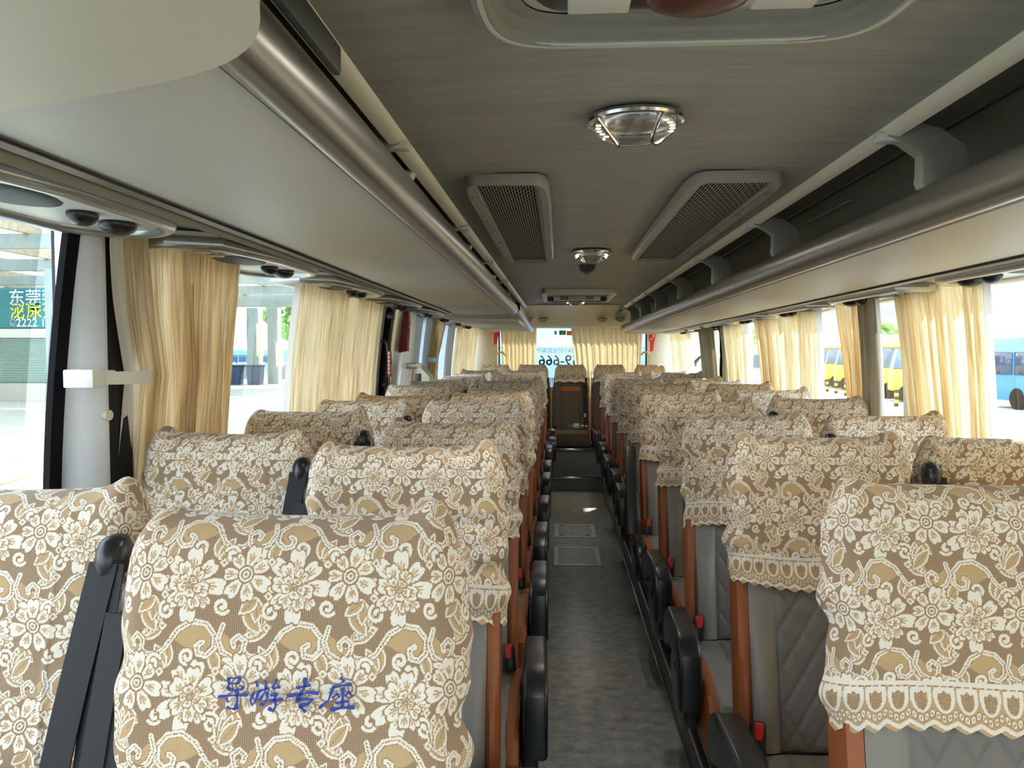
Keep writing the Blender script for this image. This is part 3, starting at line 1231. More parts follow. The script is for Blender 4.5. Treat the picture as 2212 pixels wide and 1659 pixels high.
def back_curve(v, off=0.0):
    """Backrest profile (y,z) from front bottom over the top; v = 0 at the shoulder."""
    r = RT + off
    c = np.array((0.0, 1.088)) - ndir * RT
    v = np.asarray(v, float)
    phi = np.clip(v / r, 0, PI)
    low = np.minimum(v, 0)
    hi = np.maximum(v - PI * r, 0)
    y = c[0] + r * (ndir[0] * np.cos(phi) + tdir[0] * np.sin(phi)) + low * tdir[0] - hi * tdir[0]
    z = c[1] + r * (ndir[1] * np.cos(phi) + tdir[1] * np.sin(phi)) + low * tdir[1] - hi * tdir[1]
    ny_ = ndir[0] * np.cos(phi) + tdir[0] * np.sin(phi)
    nz_ = ndir[1] * np.cos(phi) + tdir[1] * np.sin(phi)
    return y, z, ny_, nz_


def cover_mesh(nu, nv, seed, front=.298, calm=0.0, hw=.214, ear=.016, back=.10):
    rs = np.random.RandomState(seed)
    ph = rs.rand(12) * 6.28
    arc = PI * (RT + .011)
    total = front + arc + back
    depth = RT + .004
    flat = hw
    half = flat + depth * .75                # cloth half width, sides wrap around
    store = {}

    def fn(u, v):
        su = (u - .5) * 2 * half             # cloth coordinate across
        P = .0315
        q = np.abs(((su % P) - P / 2)) / (P / 2)
        scal = .0075 * q ** 1.2
        vv = scal * (1 - v) ** 2 + total * v        # distance from the lower edge
        # side wrap: superellipse cross section
        s = np.abs(su) / half
        xs = hw * (np.sin(np.minimum(s, 1) * PI / 2 * .0 + np.minimum(s, 1) ** 1.0 * 1.0) / math.sin(1.0)) * 0 + hw * (s - .14 * s ** 6) / .86
        dr = depth * (np.clip((s - .70) / .30, 0, 1) ** 1.9)
        # waist and corner shaping
        vf = vv - front
        low = np.clip(-vf / front, 0, 1)
        topk = np.clip((vf + .05) / (.05 + arc * .5), 0, 1)
        wf = 1 - .085 * topk ** 2.2 + .012 * np.sin(low * 7 + ph[0]) * low + .014 * low
        back_ = np.clip((vf - arc) / back, 0, 1)
        x = np.sign(su) * xs * wf
        side_w = np.clip((s - .6) / .4, 0, 1)
        # loose sides ripple
        x = x + np.sign(su) * side_w * (.0055 * np.sin(vv * 46 + ph[1] + np.sign(su) * 1.3) + .004 * np.sin(vv * 91 + ph[2] * np.sign(su))) * np.clip(low * 3, 0, 1)
        y, z, ny_, nz_ = back_curve(vf, .011)
        # drape: small horizontal folds on the lower half, soft crease lines from ironing
        fold = (.0030 * np.sin(vv * 75 + 2.2 * np.sin(su * 9 + ph[3]) + ph[4]) + .0022 * np.sin(vv * 140 + 3 * np.sin(su * 14 + ph[5]))) * np.clip(low * 2.2, 0, 1) * (.35 + .65 * np.sin(su * 7 + ph[6]) ** 2)
        fold = fold + .004 * np.clip(low * 1.5 - .3, 0, 1) * (1 + np.sin(su * 16 + ph[7]))
        crease = .0022 * np.exp(-((su - .105) / .004) ** 2) + .0022 * np.exp(-((su + .105) / .004) ** 2)
        off = fold * (1 - calm) + crease * (1 - calm) * (low + .3) - dr
        y = y + ny_ * off
        z = z + nz_ * off
        # pinched bag corners stand up like ears
        top = np.exp(-((vf - arc * .45) / .055) ** 2)
        e = ear * (np.exp(-((s - .80) / .14) ** 2)) * (1 + .5 * np.sign(su) * math.sin(ph[8]))
        sag = -.006 * np.exp(-(s / .5) ** 2) * (.5 + .5 * math.sin(ph[9]))
        z = z + top * (e + sag)
        # uneven hem
        z = z - (1 - v) ** 6 * (.010 * np.sin(su * 5 + ph[10]) + .006 * np.sin(su * 19 + ph[11]))
        store['a'] = np.stack([lace_value(su + ph[5] * .02 + .5, vv - scal * 0), su, vv], -1)
        return x, y, z
    me = None
    u, v = np.meshgrid(np.linspace(0, 1, nu + 1), np.linspace(0, 1, nv + 1), indexing='xy')
    fn(u, v)
    o = sheet('lace_cover', fn, nu, nv, m_lace, attr=store['a'])
    me = o.data
    D.objects.remove(o)
    return me


COVERS_HI = [cover_mesh(440, 520, 3), cover_mesh(440, 520, 11), cover_mesh(440, 600, 4, calm=.85, front=.44), cover_mesh(440, 600, 9, front=.43)]
COVERS_LO = [cover_mesh(190, 220, 21, hw=.208), cover_mesh(190, 220, 22, hw=.208), cover_mesh(190, 220, 25, hw=.208)]


def quilt_sheet(fn, su, sv, w, h, nu, nv, pitch, depth=.004):
    """Grid with diamond stitched grooves; fn(a,b,off) places cloth coordinate (a,b)."""
    def g(u, v):
        a, b = (u - .5) * w, v * h
        k1 = np.abs((((a / .62 + b) / pitch) % 1) - .5)
        k2 = np.abs((((a / .62 - b) / pitch) % 1) - .5)
        d = np.minimum(.5 - k1, .5 - k2)
        off = depth * (1 - np.exp(-(d / .10) ** 1.5))
        edge = np.minimum(np.minimum(u, 1 - u) * w, np.minimum(v, 1 - v) * h)
        off = off * np.clip(edge / .01, 0, 1)
        return fn(a, b, off)
    return g


def make_seat(ai, aisle, raised=False):
    """ai = side of the aisle (+1 or -1 in X); aisle = True for the seat next to the aisle."""
    t = thing('coach_seat', 'x', 'seat')
    H0 = .455                                 # height of the hinge
    front_len = (1.088 - H0) / math.cos(LEAN)
    # backrest core
    bm = B()
    rings = []
    for v in list(np.linspace(-front_len, 0, 6)) + list(np.linspace(.1, .9, 7) * PI * RT) + [PI * RT] + list(PI * RT + np.linspace(.05, front_len, 5)):
        y, z, ny_, nz_ = back_curve(v, -.004)
        hw = .176 if v < .0 or v > PI * RT else .176 - .022 * math.sin(min(1, v / (PI * RT)) * PI)
        rings.append([(-hw, float(y), float(z)), (0, float(y), float(z)), (hw, float(y), float(z))])
    R = [[bm.verts.new(p) for p in r] for r in rings]
    for a, b in zip(R, R[1:]):
        for i in range(2):
            bm.faces.new((a[i], a[i + 1], b[i + 1], b[i]))
    for i in (0, 2):
        bm.faces.new([r[i] for r in R])
    bm.faces.new(R[0] + R[-1][::-1])
    finish('backrest', bm, m_leather, t)
    # quilted centre
    def pl(a, b, off):
        y, z, ny_, nz_ = back_curve(b - front_len, 0)
        return a, y + ny_ * (off - .001), z + nz_ * (off - .001)
    sheet('quilted_panel', quilt_sheet(pl, 0, 0, .236, front_len - .04, 56, 110, .0875), 56, 110, m_quilt, t)
    # bolsters beside it
    for s in (-1, 1):
        bm = B()
        rows = []
        for b in np.linspace(.0, .41, 12):
            y, z, ny_, nz_ = back_curve(b - front_len, 0)
            row = []
            for k, (xx, oo) in enumerate(((.116, -.004), (.1195, .008), (.127, .017), (.143, .025), (.158, .027), (.170, .022), (.178, .008), (.178, -.02))):
                fade = 1 - .85 * sm((b - .14) / .18)
                row.append((s * xx, float(y + ny_ * oo * fade), float(z + nz_ * oo * fade)))
            rows.append(row)
        loft(bm, rows, cap=False, closed=False)
        finish('bolster', bm, m_leather, t)
    # tan side panels
    for s in (-1, 1):
        bm = B()
        rows = []
        for b in np.linspace(-.03, .362, 12):
            y, z, ny_, nz_ = back_curve(b - front_len, 0)
            row = []
            for xx, oo in ((.178, -.092), (.198, -.090), (.204, -.078), (.205, -.02), (.203, .004), (.196, .014), (.187, .015), (.179, .008)):
                f2 = 1 - .92 * sm((b - .14) / .17) if oo > 0 else 1
                row.append((s * xx, float(y + ny_ * oo * f2), float(z + nz_ * oo * f2)))
            rows.append(row)
        loft(bm, rows)
        finish('side_panel', bm, m_orange, t)
    # cushion
    yb = float(back_curve(-front_len, 0)[0])
    bm = B()
    prof = [(yb + .02, .33), (yb + .02, .44), (yb - .04, .462), (yb - .2, .462), (yb - .34, .470), (yb - .42, .468), (yb - .462, .452), (yb - .482, .415), (yb - .480, .35), (yb - .462, .31), (yb - .40, .29), (yb - .1, .29)]
    prism(bm, prof, 'X', -.196, .196, .016, 3)
    finish('cushion', bm, m_leather, t)

    def pc(a, b, off):
        yy = yb - .03 - b
        zz = .4605 + .008 * np.clip((b - .2) / .15, 0, 1) - .010 * np.clip((b - .36) / .05, 0, 1) ** 2
        return a, yy, zz + off + .001
    sheet('cushion_panel', quilt_sheet(pc, 0, 0, .245, .40, 40, 60, .0875), 40, 60, m_quilt, t)
    for s in (-1, 1):
        bm = B()
        p2 = [(yb + .0, .34), (yb + .0, .455), (yb - .2, .474), (yb - .36, .480), (yb - .44, .470), (yb - .475, .43), (yb - .47, .33), (yb - .43, .30), (yb - .1, .30)]
        prism(bm, p2, 'X', s * .190, s * .219, .009, 2)
        finish('cushion_side', bm, m_orange, t)
    # lace cover: mesh swapped per copy
    lc = obj('lace_cover', COVERS_LO[0], m_lace, t, smooth=False)
    # base frame and legs
    bm = B()
    bx(bm, -.20, .20, yb - .40, yb - .02, .24, .295, .01)
    finish('base_frame', bm, m_black, t)
    for yy in (yb - .33, yb - .10):
        bm = B()
        bx(bm, -.19 * ai * 0 - .03, .03, yy - .02, yy + .02, .0, .25, .006)
        bx(bm, -.12, .12, yy - .025, yy + .025, .0, .018, .004)
        finish('leg', bm, m_black, t)
    if aisle:
        xo = ai * .222
        bm = B()
        if not raised:
            p = [(yb - .02, .50), (yb - .06, .565), (yb - .12, .592), (yb - .30, .596), (yb - .38, .590), (yb - .42, .560), (yb - .432, .50), (yb - .425, .415), (yb - .395, .405), (yb - .375, .43), (yb - .36, .49), (yb - .32, .525), (yb - .22, .53), (yb - .13, .50), (yb - .07, .455)]
            prism(bm, p, 'X', xo + ai * .006, xo + ai * .064, .011, 3)
        else:
            p = [(yb - .055, .47), (yb + .0, .45), (yb + .045, .50), (yb + .165, .84), (yb + .16, .865), (yb + .12, .87), (yb + .10, .84), (yb + .02, .66)]
            prism(bm, p, 'X', xo + ai * .006, xo + ai * .056, .011, 3)
        finish('armrest', bm, m_black, t)
        # round hinge cover and lower shell on the aisle face
        bm = B()
        shell = []
        for i in range(20):
            a = PI * .02 + 1.96 * PI * i / 19
            shell.append((yb - .20 + .165 * math.cos(a), .395 + .105 * math.sin(a)))
        prism(bm, shell, 'X', xo, xo + ai * .042, .012, 3)
        hs = finish('hinge_cover', bm, m_black, t)
        bm = B()
        prism(bm, [(yb - .30, .42), (yb - .27, .455), (yb - .17, .45), (yb - .15, .43)], 'X', xo + ai * .041, xo + ai * .046, .001, 1)
        finish('finger_slot', bm, m_rub, hs)
        # buckle by the hinge
        bm = B()
        box(bm, (0, 0, 0), (.034, .026, .075), .007, 2, Matrix.Translation((ai * .183, yb - .055, .505)) @ Matrix.Rotation(-.35, 4, 'X') @ Matrix.Rotation(ai * -.12, 4, 'Y'))
        bk = finish('belt_buckle', bm, m_black, t)
        bm = B()
        box(bm, (0, -.013, .018), (.018, .006, .036), .002, 1, Matrix.Translation((ai * .183, yb - .055, .505)) @ Matrix.Rotation(-.35, 4, 'X') @ Matrix.Rotation(ai * -.12, 4, 'Y'))
        finish('release_button', bm, m_red, bk)
    # shoulder belt on the inner side of the pair
    si = ai if not aisle else -ai
    if not aisle:
        si = ai
    gx = si * (.205 if aisle else .192)
    y, z, ny_, nz_ = [float(q) for q in back_curve(-.02, 0)]
    bm = B()
    rows = []
    for k, (h, wx_, wy_) in enumerate(((-.030, .012, .014), (-.022, .023, .028), (-.008, .027, .034), (.010, .026, .034), (.022, .019, .026), (.027, .006, .010))):
        wx_, wy_ = (wx_ * .55, wy_ * .7) if aisle else (wx_ * .8, wy_ * .85)
        rows.append([(gx + wx_ * math.cos(q), y - (.026 if not aisle else -.03) + wy_ * math.sin(q) + h * tdir[0], z - (.010 if not aisle else .035) + h) for q in [2 * PI * j / 14 for j in range(14)]])
    loft(bm, rows)
    finish('belt_guide', bm, m_black, t)
    bm = B()
    for dx_, w_ in ((-.002, .021), (.012, .016)):
        rows = []
        for k in range(9):
            f = k / 8
            zz = z - (.015 if not aisle else .05) - f * (z - .58)
            yy = y - (.045 if not aisle else -.01) - f * (.13) - .012 * math.sin(f * PI)
            xx = gx + si * dx_ - si * f * ((.05 if dx_ < 0 else .0) if not aisle else -.01)
            rows.append([(xx - w_, yy, zz), (xx + w_, yy - .006, zz), (xx + w_, yy - .0035, zz), (xx - w_, yy + .0025, zz)])
        loft(bm, rows)
    finish('belt_strap', bm, m_strap, t)
    return t


protoA = {1: make_seat(1, True), -1: make_seat(-1, True)}
protoW = {1: make_seat(1, False), -1: make_seat(-1, False)}
protoUp = make_seat(-1, True, True)
used = set()
SEATS = {}


def place_seat(proto, x, y, rz, label, cover, dz=0.0, sx_=1.0):
    o = proto if proto.name not in used else copy_tree(proto)
    used.add(o.name)
    o.location = (x, y, .16 + dz)
    o.rotation_euler = (0, 0, rz)
    o['label'] = label
    o['group'] = 'lace-covered coach seats in rows'
    for c in o.children:
        if c.name.startswith('lace_cover'):
            c.data = cover
    return o


rnd = random.Random(5)
ysL = [.905, 1.60, 2.285, 2.96, 3.63, 4.30, 4.99, 5.67, 6.35, 7.03, 7.70]
ysR = [1.165, 1.845, 2.53, 3.20, 3.90, 4.60, 5.30, 6.00, 6.75, 7.60]
wL = [.13, .20, .10, .12, .06, .10, .05, .06, .05, .05, .05]
for i, y in enumerate(ysL):
    hi = i < 2
    lb = 'lace-covered aisle seat, %s row from the viewer, canopy side' % ordn(i)
    if i == 0:
        lb = 'nearest aisle seat whose lace cover carries four blue Chinese characters'
    SEATS['LA', i] = place_seat(protoA[1], -.322, y, rnd.uniform(-.03, .03) if i else .0, lb, COVERS_HI[2 - 2 * i] if hi else COVERS_LO[i % 3], rnd.uniform(-.012, .012) if i > 1 else 0)
    SEATS['LW', i] = place_seat(protoW[1], -.792, y + wL[i], rnd.uniform(-.04, .04), 'lace-covered window seat, %s row from the viewer, canopy side' % ordn(i), COVERS_HI[3] if i == 0 else COVERS_LO[(i + 1) % 3], rnd.uniform(-.012, .012))
for i, y in enumerate(ysR):
    pr = protoUp if i == 4 else protoA[-1]
    lb = 'lace-covered aisle seat, %s row from the viewer, parking-lot side' % ordn(i)
    if i == 4:
        lb = 'aisle seat with its black armrest folded up, fifth row, parking-lot side'
    SEATS['RA', i] = place_seat(pr, .612, y, rnd.uniform(-.03, .03) if i > 1 else -.01, lb, COVERS_HI[(i + 1) % 2] if i < 2 else COVERS_LO[i % 3], rnd.uniform(-.012, .012) if i > 1 else 0)
    SEATS['RW', i] = place_seat(protoW[-1], 1.072, y + (.06 if i else .1), rnd.uniform(-.05, .03), 'lace-covered window seat, %s row from the viewer, parking-lot side' % ordn(i), COVERS_LO[(i + 2) % 3], rnd.uniform(-.012, .012))

# blue brush lettering on the nearest aisle seat cover
STROKES = [
    ([(332, 246), (420, 240), (520, 240)], 20), ([(350, 245), (356, 310), (352, 380)], 32), ([(505, 240), (478, 312)], 30), ([(352, 312), (480, 306)], 20), ([(350, 376), (440, 388), (530, 372), (552, 332)], 30),
    ([(225, 475), (420, 452), (620, 440)], 27), ([(468, 385), (482, 500), (470, 622)], 38), ([(472, 618), (410, 612), (345, 596)], 26), ([(338, 490), (366, 540)], 30),
    ([(712, 272), (738, 338)], 36), ([(695, 400), (655, 500), (676, 572), (730, 490), (756, 385)], 26), ([(828, 255), (852, 312)], 28), ([(752, 392), (890, 352)], 26), ([(846, 312), (836, 400), (765, 512)], 26), ([(860, 395), (872, 470), (822, 562), (782, 545)], 30),
    ([(986, 240), (925, 352)], 28), ([(930, 358), (1036, 335)], 28), ([(905, 440), (1012, 412), (955, 472)], 25), ([(900, 502), (1075, 482)], 30), ([(965, 470), (986, 560), (958, 626), (888, 596)], 32),
    ([(1238, 345), (1420, 300)], 32), ([(1352, 212), (1338, 340), (1258, 492)], 42), ([(1118, 440), (1300, 416), (1410, 390), (1535, 402)], 30), ([(1232, 500), (1330, 476), (1468, 470), (1395, 535), (1285, 555)], 34), ([(1288, 552), (1378, 632)], 36),
    ([(1800, 198), (1856, 258)], 32), ([(1700, 322), (1830, 298), (1955, 280)], 30), ([(1712, 325), (1662, 480), (1542, 582)], 30), ([(1842, 318), (1842, 560)], 40), ([(1778, 388), (1706, 455)], 28), ([(1770, 396), (1804, 445)], 24), ([(1926, 356), (1872, 425)], 26), ([(1920, 376), (1966, 430)], 30), ([(1748, 512), (1925, 482)], 28), ([(1688, 592), (1850, 565), (2002, 555)], 36)]
bm = B()
SC = 9.0e-5
for pts, w in STROKES:
    # resample and sweep a flat brush with rounded ends
    P_ = []
    for (x0, y0), (x1, y1) in zip(pts, pts[1:]):
        for k in range(4):
            P_.append((x0 + (x1 - x0) * k / 4, y0 + (y1 - y0) * k / 4))
    P_.append(pts[-1])
    rows = []
    for i, p in enumerate(P_):
        a, b = P_[max(0, i - 1)], P_[min(len(P_) - 1, i + 1)]
        d = Vector((b[0] - a[0], b[1] - a[1])).normalized()
        f = i / (len(P_) - 1)
        ww = w * .86 * (.72 + .28 * math.cos(f * 2 * PI)) * (1 if 0 < i < len(P_) - 1 else .7)
        r = []
        for sg in (-1, 1):
            cx_ = (p[0] - d.y * ww * sg - 1115) * SC
            cy_ = -(p[1] + d.x * ww * sg - 430) * SC
            y, z, ny_, nz_ = [float(q) for q in back_curve(-.148 + cy_, .011)]
            r.append(bm.verts.new((cx_ + .012, y + ny_ * .0085, z + nz_ * .0085)))
        rows.append(r)
    for a, b in zip(rows, rows[1:]):
        bm.faces.new((a[0], a[1], b[1], b[0]))
lc = [c for c in SEATS['LA', 0].children if c.name.startswith('lace_cover')][0]
lt = finish('blue_lettering', bm, m_ink, lc, ang=0)
lt['label'] = 'four blue brush-written Chinese characters'


# ------------------------------------------------------------------ rear bench seats
def make_rear_seat():
    t = thing('bench_seat', 'x', 'seat')
    bm = B()
    rings = []
    for z, y, hw, th in ((.0, -.06, .205, .10), (.15, -.045, .208, .10), (.58, .0, .205, .09), (.75, .02, .195, .085)):
        rings.append([(-hw, y + .02, z), (-hw + .03, y, z), (-.12, y - .0, z), (-.115, y + .012, z), (.115, y + .012, z), (.12, y, z), (hw - .03, y, z), (hw, y + .02, z), (hw, y + th, z), (-hw, y + th, z)])
    loft(bm, rings)
    finish('backrest', bm, m_fabric, t)
    bm = B()
    box(bm, (0, .018, .62), (.235, .014, .055), .004, 2, Matrix.Identity(4))
    finish('orange_band', bm, M('band_leather', '#a8622a', .5), t)
    for s in (-1, 1):
        bm = B()
        rings = []
        for z, y in ((.02, -.05), (.45, -.01), (.75, .022)):
            rings.append([(s * .204, y + .014, z), (s * .214, y + .016, z), (s * .214, y + .09, z), (s * .204, y + .09, z)])
        loft(bm, rings)
        finish('side_panel', bm, m_orange, t)
    bm = B()
    bx(bm, -.115, .115, .008, .014, .36, .364)
    finish('seam', bm, m_rub, t)
    # headrest cover
    def fn(u, v):
        s = (u - .5) * 2
        front = .15
        arc = PI * .05
        vf = v * (front + arc + .05) - front
        ph = np.clip(vf / .05, 0, PI)
        lowv = np.minimum(vf, 0)
        hi_ = np.maximum(vf - arc, 0)
        y = .062 - .058 * np.cos(ph) + lowv * .10
        z = .850 + .05 * np.sin(ph) + lowv - hi_
        k = np.abs(s)
        xs = .182 * (k - .14 * k ** 6) / .86
        wv = 1 - .10 * np.clip((vf + .04) / .1, 0, 1) ** 2 + .06 * np.clip(-vf / front, 0, 1) ** 2
        x = np.sign(s) * xs * wv
        dr = .052 * np.clip((k - .7) / .3, 0, 1) ** 2
        y = y + dr * np.cos(ph)
        z = z - dr * np.sin(ph) + .008 * np.exp(-((k - .8) / .15) ** 2) * np.sin(ph)
        z = z - .006 * np.sin(u * 23) * (1 - v) ** 5
        return x, y, z
    u, v = np.meshgrid(np.linspace(0, 1, 121), np.linspace(0, 1, 121), indexing='xy')
    su, sv = (u - .5) * .45, v * .355 + .05
    at_ = np.stack([lace_value(su + .3, sv), su, sv], -1)
    sheet('lace_headrest_cover', fn, 120, 120, m_lace, t, attr=at_)
    bm = B()
    box(bm, (0, .062, .82), (.30, .075, .12), .03, 3)
    finish('headrest', bm, m_fabric, t)
    bm = B()
    prof = [(.03, .0), (.03, .15), (-.1, .155), (-.36, .185), (-.43, .18), (-.465, .15), (-.47, .08), (-.44, .01)]
    prism(bm, prof, 'X', -.212, .212, .02, 3)
    finish('cushion', bm, m_fabric, t)
    for s in (-1, 1):
        bm = B()
        prism(bm, [(-.02, .05), (-.02, .165), (-.36, .205), (-.44, .195), (-.475, .15), (-.47, .06)], 'X', s * .19, s * .214, .008, 2)
        finish('cushion_side', bm, m_orange, t)
    bm = B()
    rows = []
    for k in range(8):
        f = k / 7
        rows.append([(.145 + .02 * f, -.005 - .05 * f, .75 - .58 * f), (.185 + .02 * f, .0 - .05 * f, .75 - .58 * f), (.185 + .02 * f, .004 - .05 * f, .75 - .58 * f), (.145 + .02 * f, -.001 - .05 * f, .75 - .58 * f)])
    loft(bm, rows)
    st = finish('belt_strap', bm, m_strap, t)
    bm = B()
    box(bm, (.165, -.045, .32), (.03, .006, .045), .002, 1)
    finish('belt_tongue', bm, m_chrome, st)
    bm = B()
    box(bm, (-.18, -.10, .20), (.034, .03, .06), .006, 2)
    bk = finish('belt_buckle', bm, m_black, t)
    bm = B()
    box(bm, (-.18, -.114, .215), (.018, .006, .026), .001, 1)
    finish('release_button', bm, m_red, bk)
    return t


pr = make_rear_seat()
for i, (x, w) in enumerate(((-.74, 'beside the canopy side wall'), (-.302, 'second from the canopy side'), (.137, 'in the middle facing the aisle'), (.588, 'second from the parking-lot side'), (1.052, 'beside the parking-lot side wall'))):
    o = pr if i == 0 else copy_tree(pr)
    o.location = (x, 8.98, .44)
    o['label'] = 'brown rear bench seat with small lace headrest cap, ' + w
    o['group'] = 'rear bench seats'

# bottle lying on the middle bench seat
t = thing('water_bottle', 'clear plastic bottle lying on the middle rear bench seat', 'bottle', (.20, 8.66, .44 + .19 + .032), 0)
bm = B()
prof = [(-.105, .006), (-.10, .026), (-.06, .031), (-.02, .029), (.02, .031), (.055, .030), (.075, .018), (.082, .012), (.10, .012)]
loft(bm, [[(x, r * math.cos(a), r * math.sin(a)) for a in [2 * PI * j / 16 for j in range(16)]] for x, r in prof])
finish('body', bm, g_lens, t)
bm = B()
cyl(bm, (-.03, 0, 0), (.03, 0, 0), .0318, n=18)
finish('label_wrap', bm, M('bottle_label', '#c9c6c0', .4), t)
bm = B()
cyl(bm, (.10, 0, 0), (.118, 0, 0), .014, n=14)
finish('cap', bm, m_white, t)


# ================================================================== CURTAINS
def curtain(label, edges, X0, side, pleats, mat, amp=.018, hem=None, seed=0, z0=.92, z1=1.86, tie=None, thick_top=1.0, group='cream pleated window curtains'):
    """edges: [(z, ynear, yfar)...] interpolated down the drop; side = -1 / +1 wall."""
    rs = np.random.RandomState(seed)
    ph = rs.rand(6) * 6.28
    zs = np.array([e[0] for e in edges][::-1])
    ya = np.array([e[1] for e in edges][::-1])
    yb = np.array([e[2] for e in edges][::-1])
    wid = max(abs(yb - ya))
    t = thing('curtain', label, 'curtain', (0, 0, 0), 0, group)

    def place(s, z):
        a = np.interp(z, zs, ya)
        b = np.interp(z, zs, yb)
        y = a + (b - a) * s
        warp = .030 * np.sin(s * 7 + ph[0]) + .02 * np.sin(s * 17 + ph[1])
        comp = wid / np.maximum(np.abs(b - a), .05)
        am = 1.35 * amp * np.minimum(comp, 2.2) ** .6
        am = am * (.35 + .65 * np.clip(s / .12, 0, 1))
        f = np.sin((s + warp) * 2 * PI * pleats + ph[2] + .25 * np.sin(z * 5 + ph[3]))
        f = np.sign(f) * np.abs(f) ** .8
        g = .35 * np.sin((s + warp) * 2 * PI * pleats * 2.3 + ph[4] + z * 1.5)
        xw = np.where(side < 0, XL + .075 * (np.clip(z - .98, 0, 9) / .85) ** 2, XR - .05 * (np.clip(z - .98, 0, 9) / .85) ** 2)
        x = xw - side * (X0 + am * (f + g) * (.55 + .45 * np.clip((1.86 - z) / .2, 0, 1)))
        y = y + .25 * am * np.cos((s + warp) * 2 * PI * pleats + ph[5])
        return x, y, z

    def fn(u, v):
        return place(u, z0 + (z1 - z0) * v)
    nu = int(pleats * 14)
    sheet('cloth', fn, nu, 40, mat, t, uv=lambda u, v: (u * wid * 2.0, v * (z1 - z0)))
    if hem:
        hs, hw_ = hem           # hem on 'near' or 'far' edge

        def fh(u, v):
            z = z0 + (z1 - z0) * v
            s0 = np.zeros_like(u) if hs == 'near' else np.ones_like(u)
            x, y, z = place(s0, z)
            y = y + (u - 1) * hw_ if hs == 'near' else y + u * hw_
            return x - side * .004 + side * .006 * np.sin(u * 3), y, z
        sheet('hem', fh, 3, 30, m_hem, t, uv=lambda u, v: (u * hw_, v))
    return t


curtain('nearest canopy side curtain, drawn back by a white strap at the pillar', [(1.86, 1.73, 2.41), (1.75, 1.745, 2.41), (1.62, 1.785, 2.41), (1.44, 1.86, 2.41), (1.3, 1.85, 2.41), (1.0, 1.83, 2.40)], .035, -1, 11, m_curt, .018, ('near', .055), 1)
curtain('wide hanging curtain beyond the first window gap, canopy side', [(1.86, 2.955, 4.30), (1.0, 2.955, 4.27)], .05, -1, 15, m_curt, .014, ('near', .075), 2)
curtain('tied white curtain by the red box at the side door', [(1.86, 4.92, 5.16), (1.5, 4.94, 5.14), (1.42, 4.96, 5.10), (1.3, 4.93, 5.16), (1.0, 4.86, 5.28)], .07, -1, 6, m_hem, .018, None, 3)
curtain('slim curtain gathered by a grey strap on the pale blue pillar', [(1.86, 6.15, 6.75), (1.65, 6.12, 6.48), (1.45, 6.10, 6.28), (1.3, 6.10, 6.32), (1.0, 6.10, 6.46)], .06, -1, 6, m_curt, .016, None, 4)
curtain('cream curtain beside the rear canopy side pillar', [(1.86, 7.55, 8.45), (1.5, 7.55, 8.55), (1.0, 7.5, 8.65)], .055, -1, 8, m_curt, .016, None, 5)
curtain('rearmost narrow cream curtain on the canopy side', [(1.86, 8.75, 9.4), (1.0, 8.75, 9.4)], .055, -1, 5, m_curt, .014, None, 6)
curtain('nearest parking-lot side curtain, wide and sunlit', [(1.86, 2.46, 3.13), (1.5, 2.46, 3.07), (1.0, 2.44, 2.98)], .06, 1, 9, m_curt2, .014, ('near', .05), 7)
curtain('unseen curtain added beside the driver to dim the daylight, parking-lot side', [(1.86, .25, 1.95), (1.0, .25, 1.95)], .06, 1, 16, m_curt2, .013, None, 17)  # out of view, added to cut daylight on this side of the ceiling
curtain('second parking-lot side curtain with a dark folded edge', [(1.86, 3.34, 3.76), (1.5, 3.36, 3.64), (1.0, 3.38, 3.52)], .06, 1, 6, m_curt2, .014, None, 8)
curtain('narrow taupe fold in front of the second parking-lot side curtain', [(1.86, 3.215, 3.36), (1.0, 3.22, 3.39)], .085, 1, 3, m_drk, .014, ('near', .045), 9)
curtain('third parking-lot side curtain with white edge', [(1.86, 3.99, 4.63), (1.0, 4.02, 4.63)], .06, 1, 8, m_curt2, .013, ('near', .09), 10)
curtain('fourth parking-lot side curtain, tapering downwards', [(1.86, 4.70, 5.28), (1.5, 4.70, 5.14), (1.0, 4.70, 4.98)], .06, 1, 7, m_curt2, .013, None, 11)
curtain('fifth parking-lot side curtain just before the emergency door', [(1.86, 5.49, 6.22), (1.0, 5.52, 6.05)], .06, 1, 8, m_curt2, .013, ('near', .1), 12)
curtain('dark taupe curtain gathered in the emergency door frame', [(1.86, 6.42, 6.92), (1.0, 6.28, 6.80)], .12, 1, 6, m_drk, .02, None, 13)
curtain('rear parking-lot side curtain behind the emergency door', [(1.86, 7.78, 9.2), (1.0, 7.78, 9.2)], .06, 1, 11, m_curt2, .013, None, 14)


def rear_curtain(label, xa, xb, xa2, xb2, pleats, seed, mat):
    rs = np.random.RandomState(seed)
    ph = rs.rand(5) * 6.28
    t = thing('curtain', label, 'curtain', (0, 0, 0), 0, 'cream pleated window curtains')

    def fn(u, v):
        z = .95 + v * .84
        a = xa2 + (xa - xa2) * v
        b = xb2 + (xb - xb2) * v
        w_ = .02 * np.sin(u * 9 + ph[1])
        x = a + (b - a) * u
        y = 9.36 + .022 * np.sin((u + w_) * 2 * PI * pleats + ph[0]) + .008 * np.sin(u * 2 * PI * pleats * 2.2 + z * 3)
        return x, y, z
    sheet('cloth', fn, pleats * 14, 24, mat, t, uv=lambda u, v: (u * abs(xb - xa) * 1.6, v))
    return t


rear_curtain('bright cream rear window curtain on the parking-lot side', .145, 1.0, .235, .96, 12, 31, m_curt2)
rear_curtain('cream rear window curtain on the canopy side', -.70, -.265, -.66, -.28, 8, 32, m_curt2)

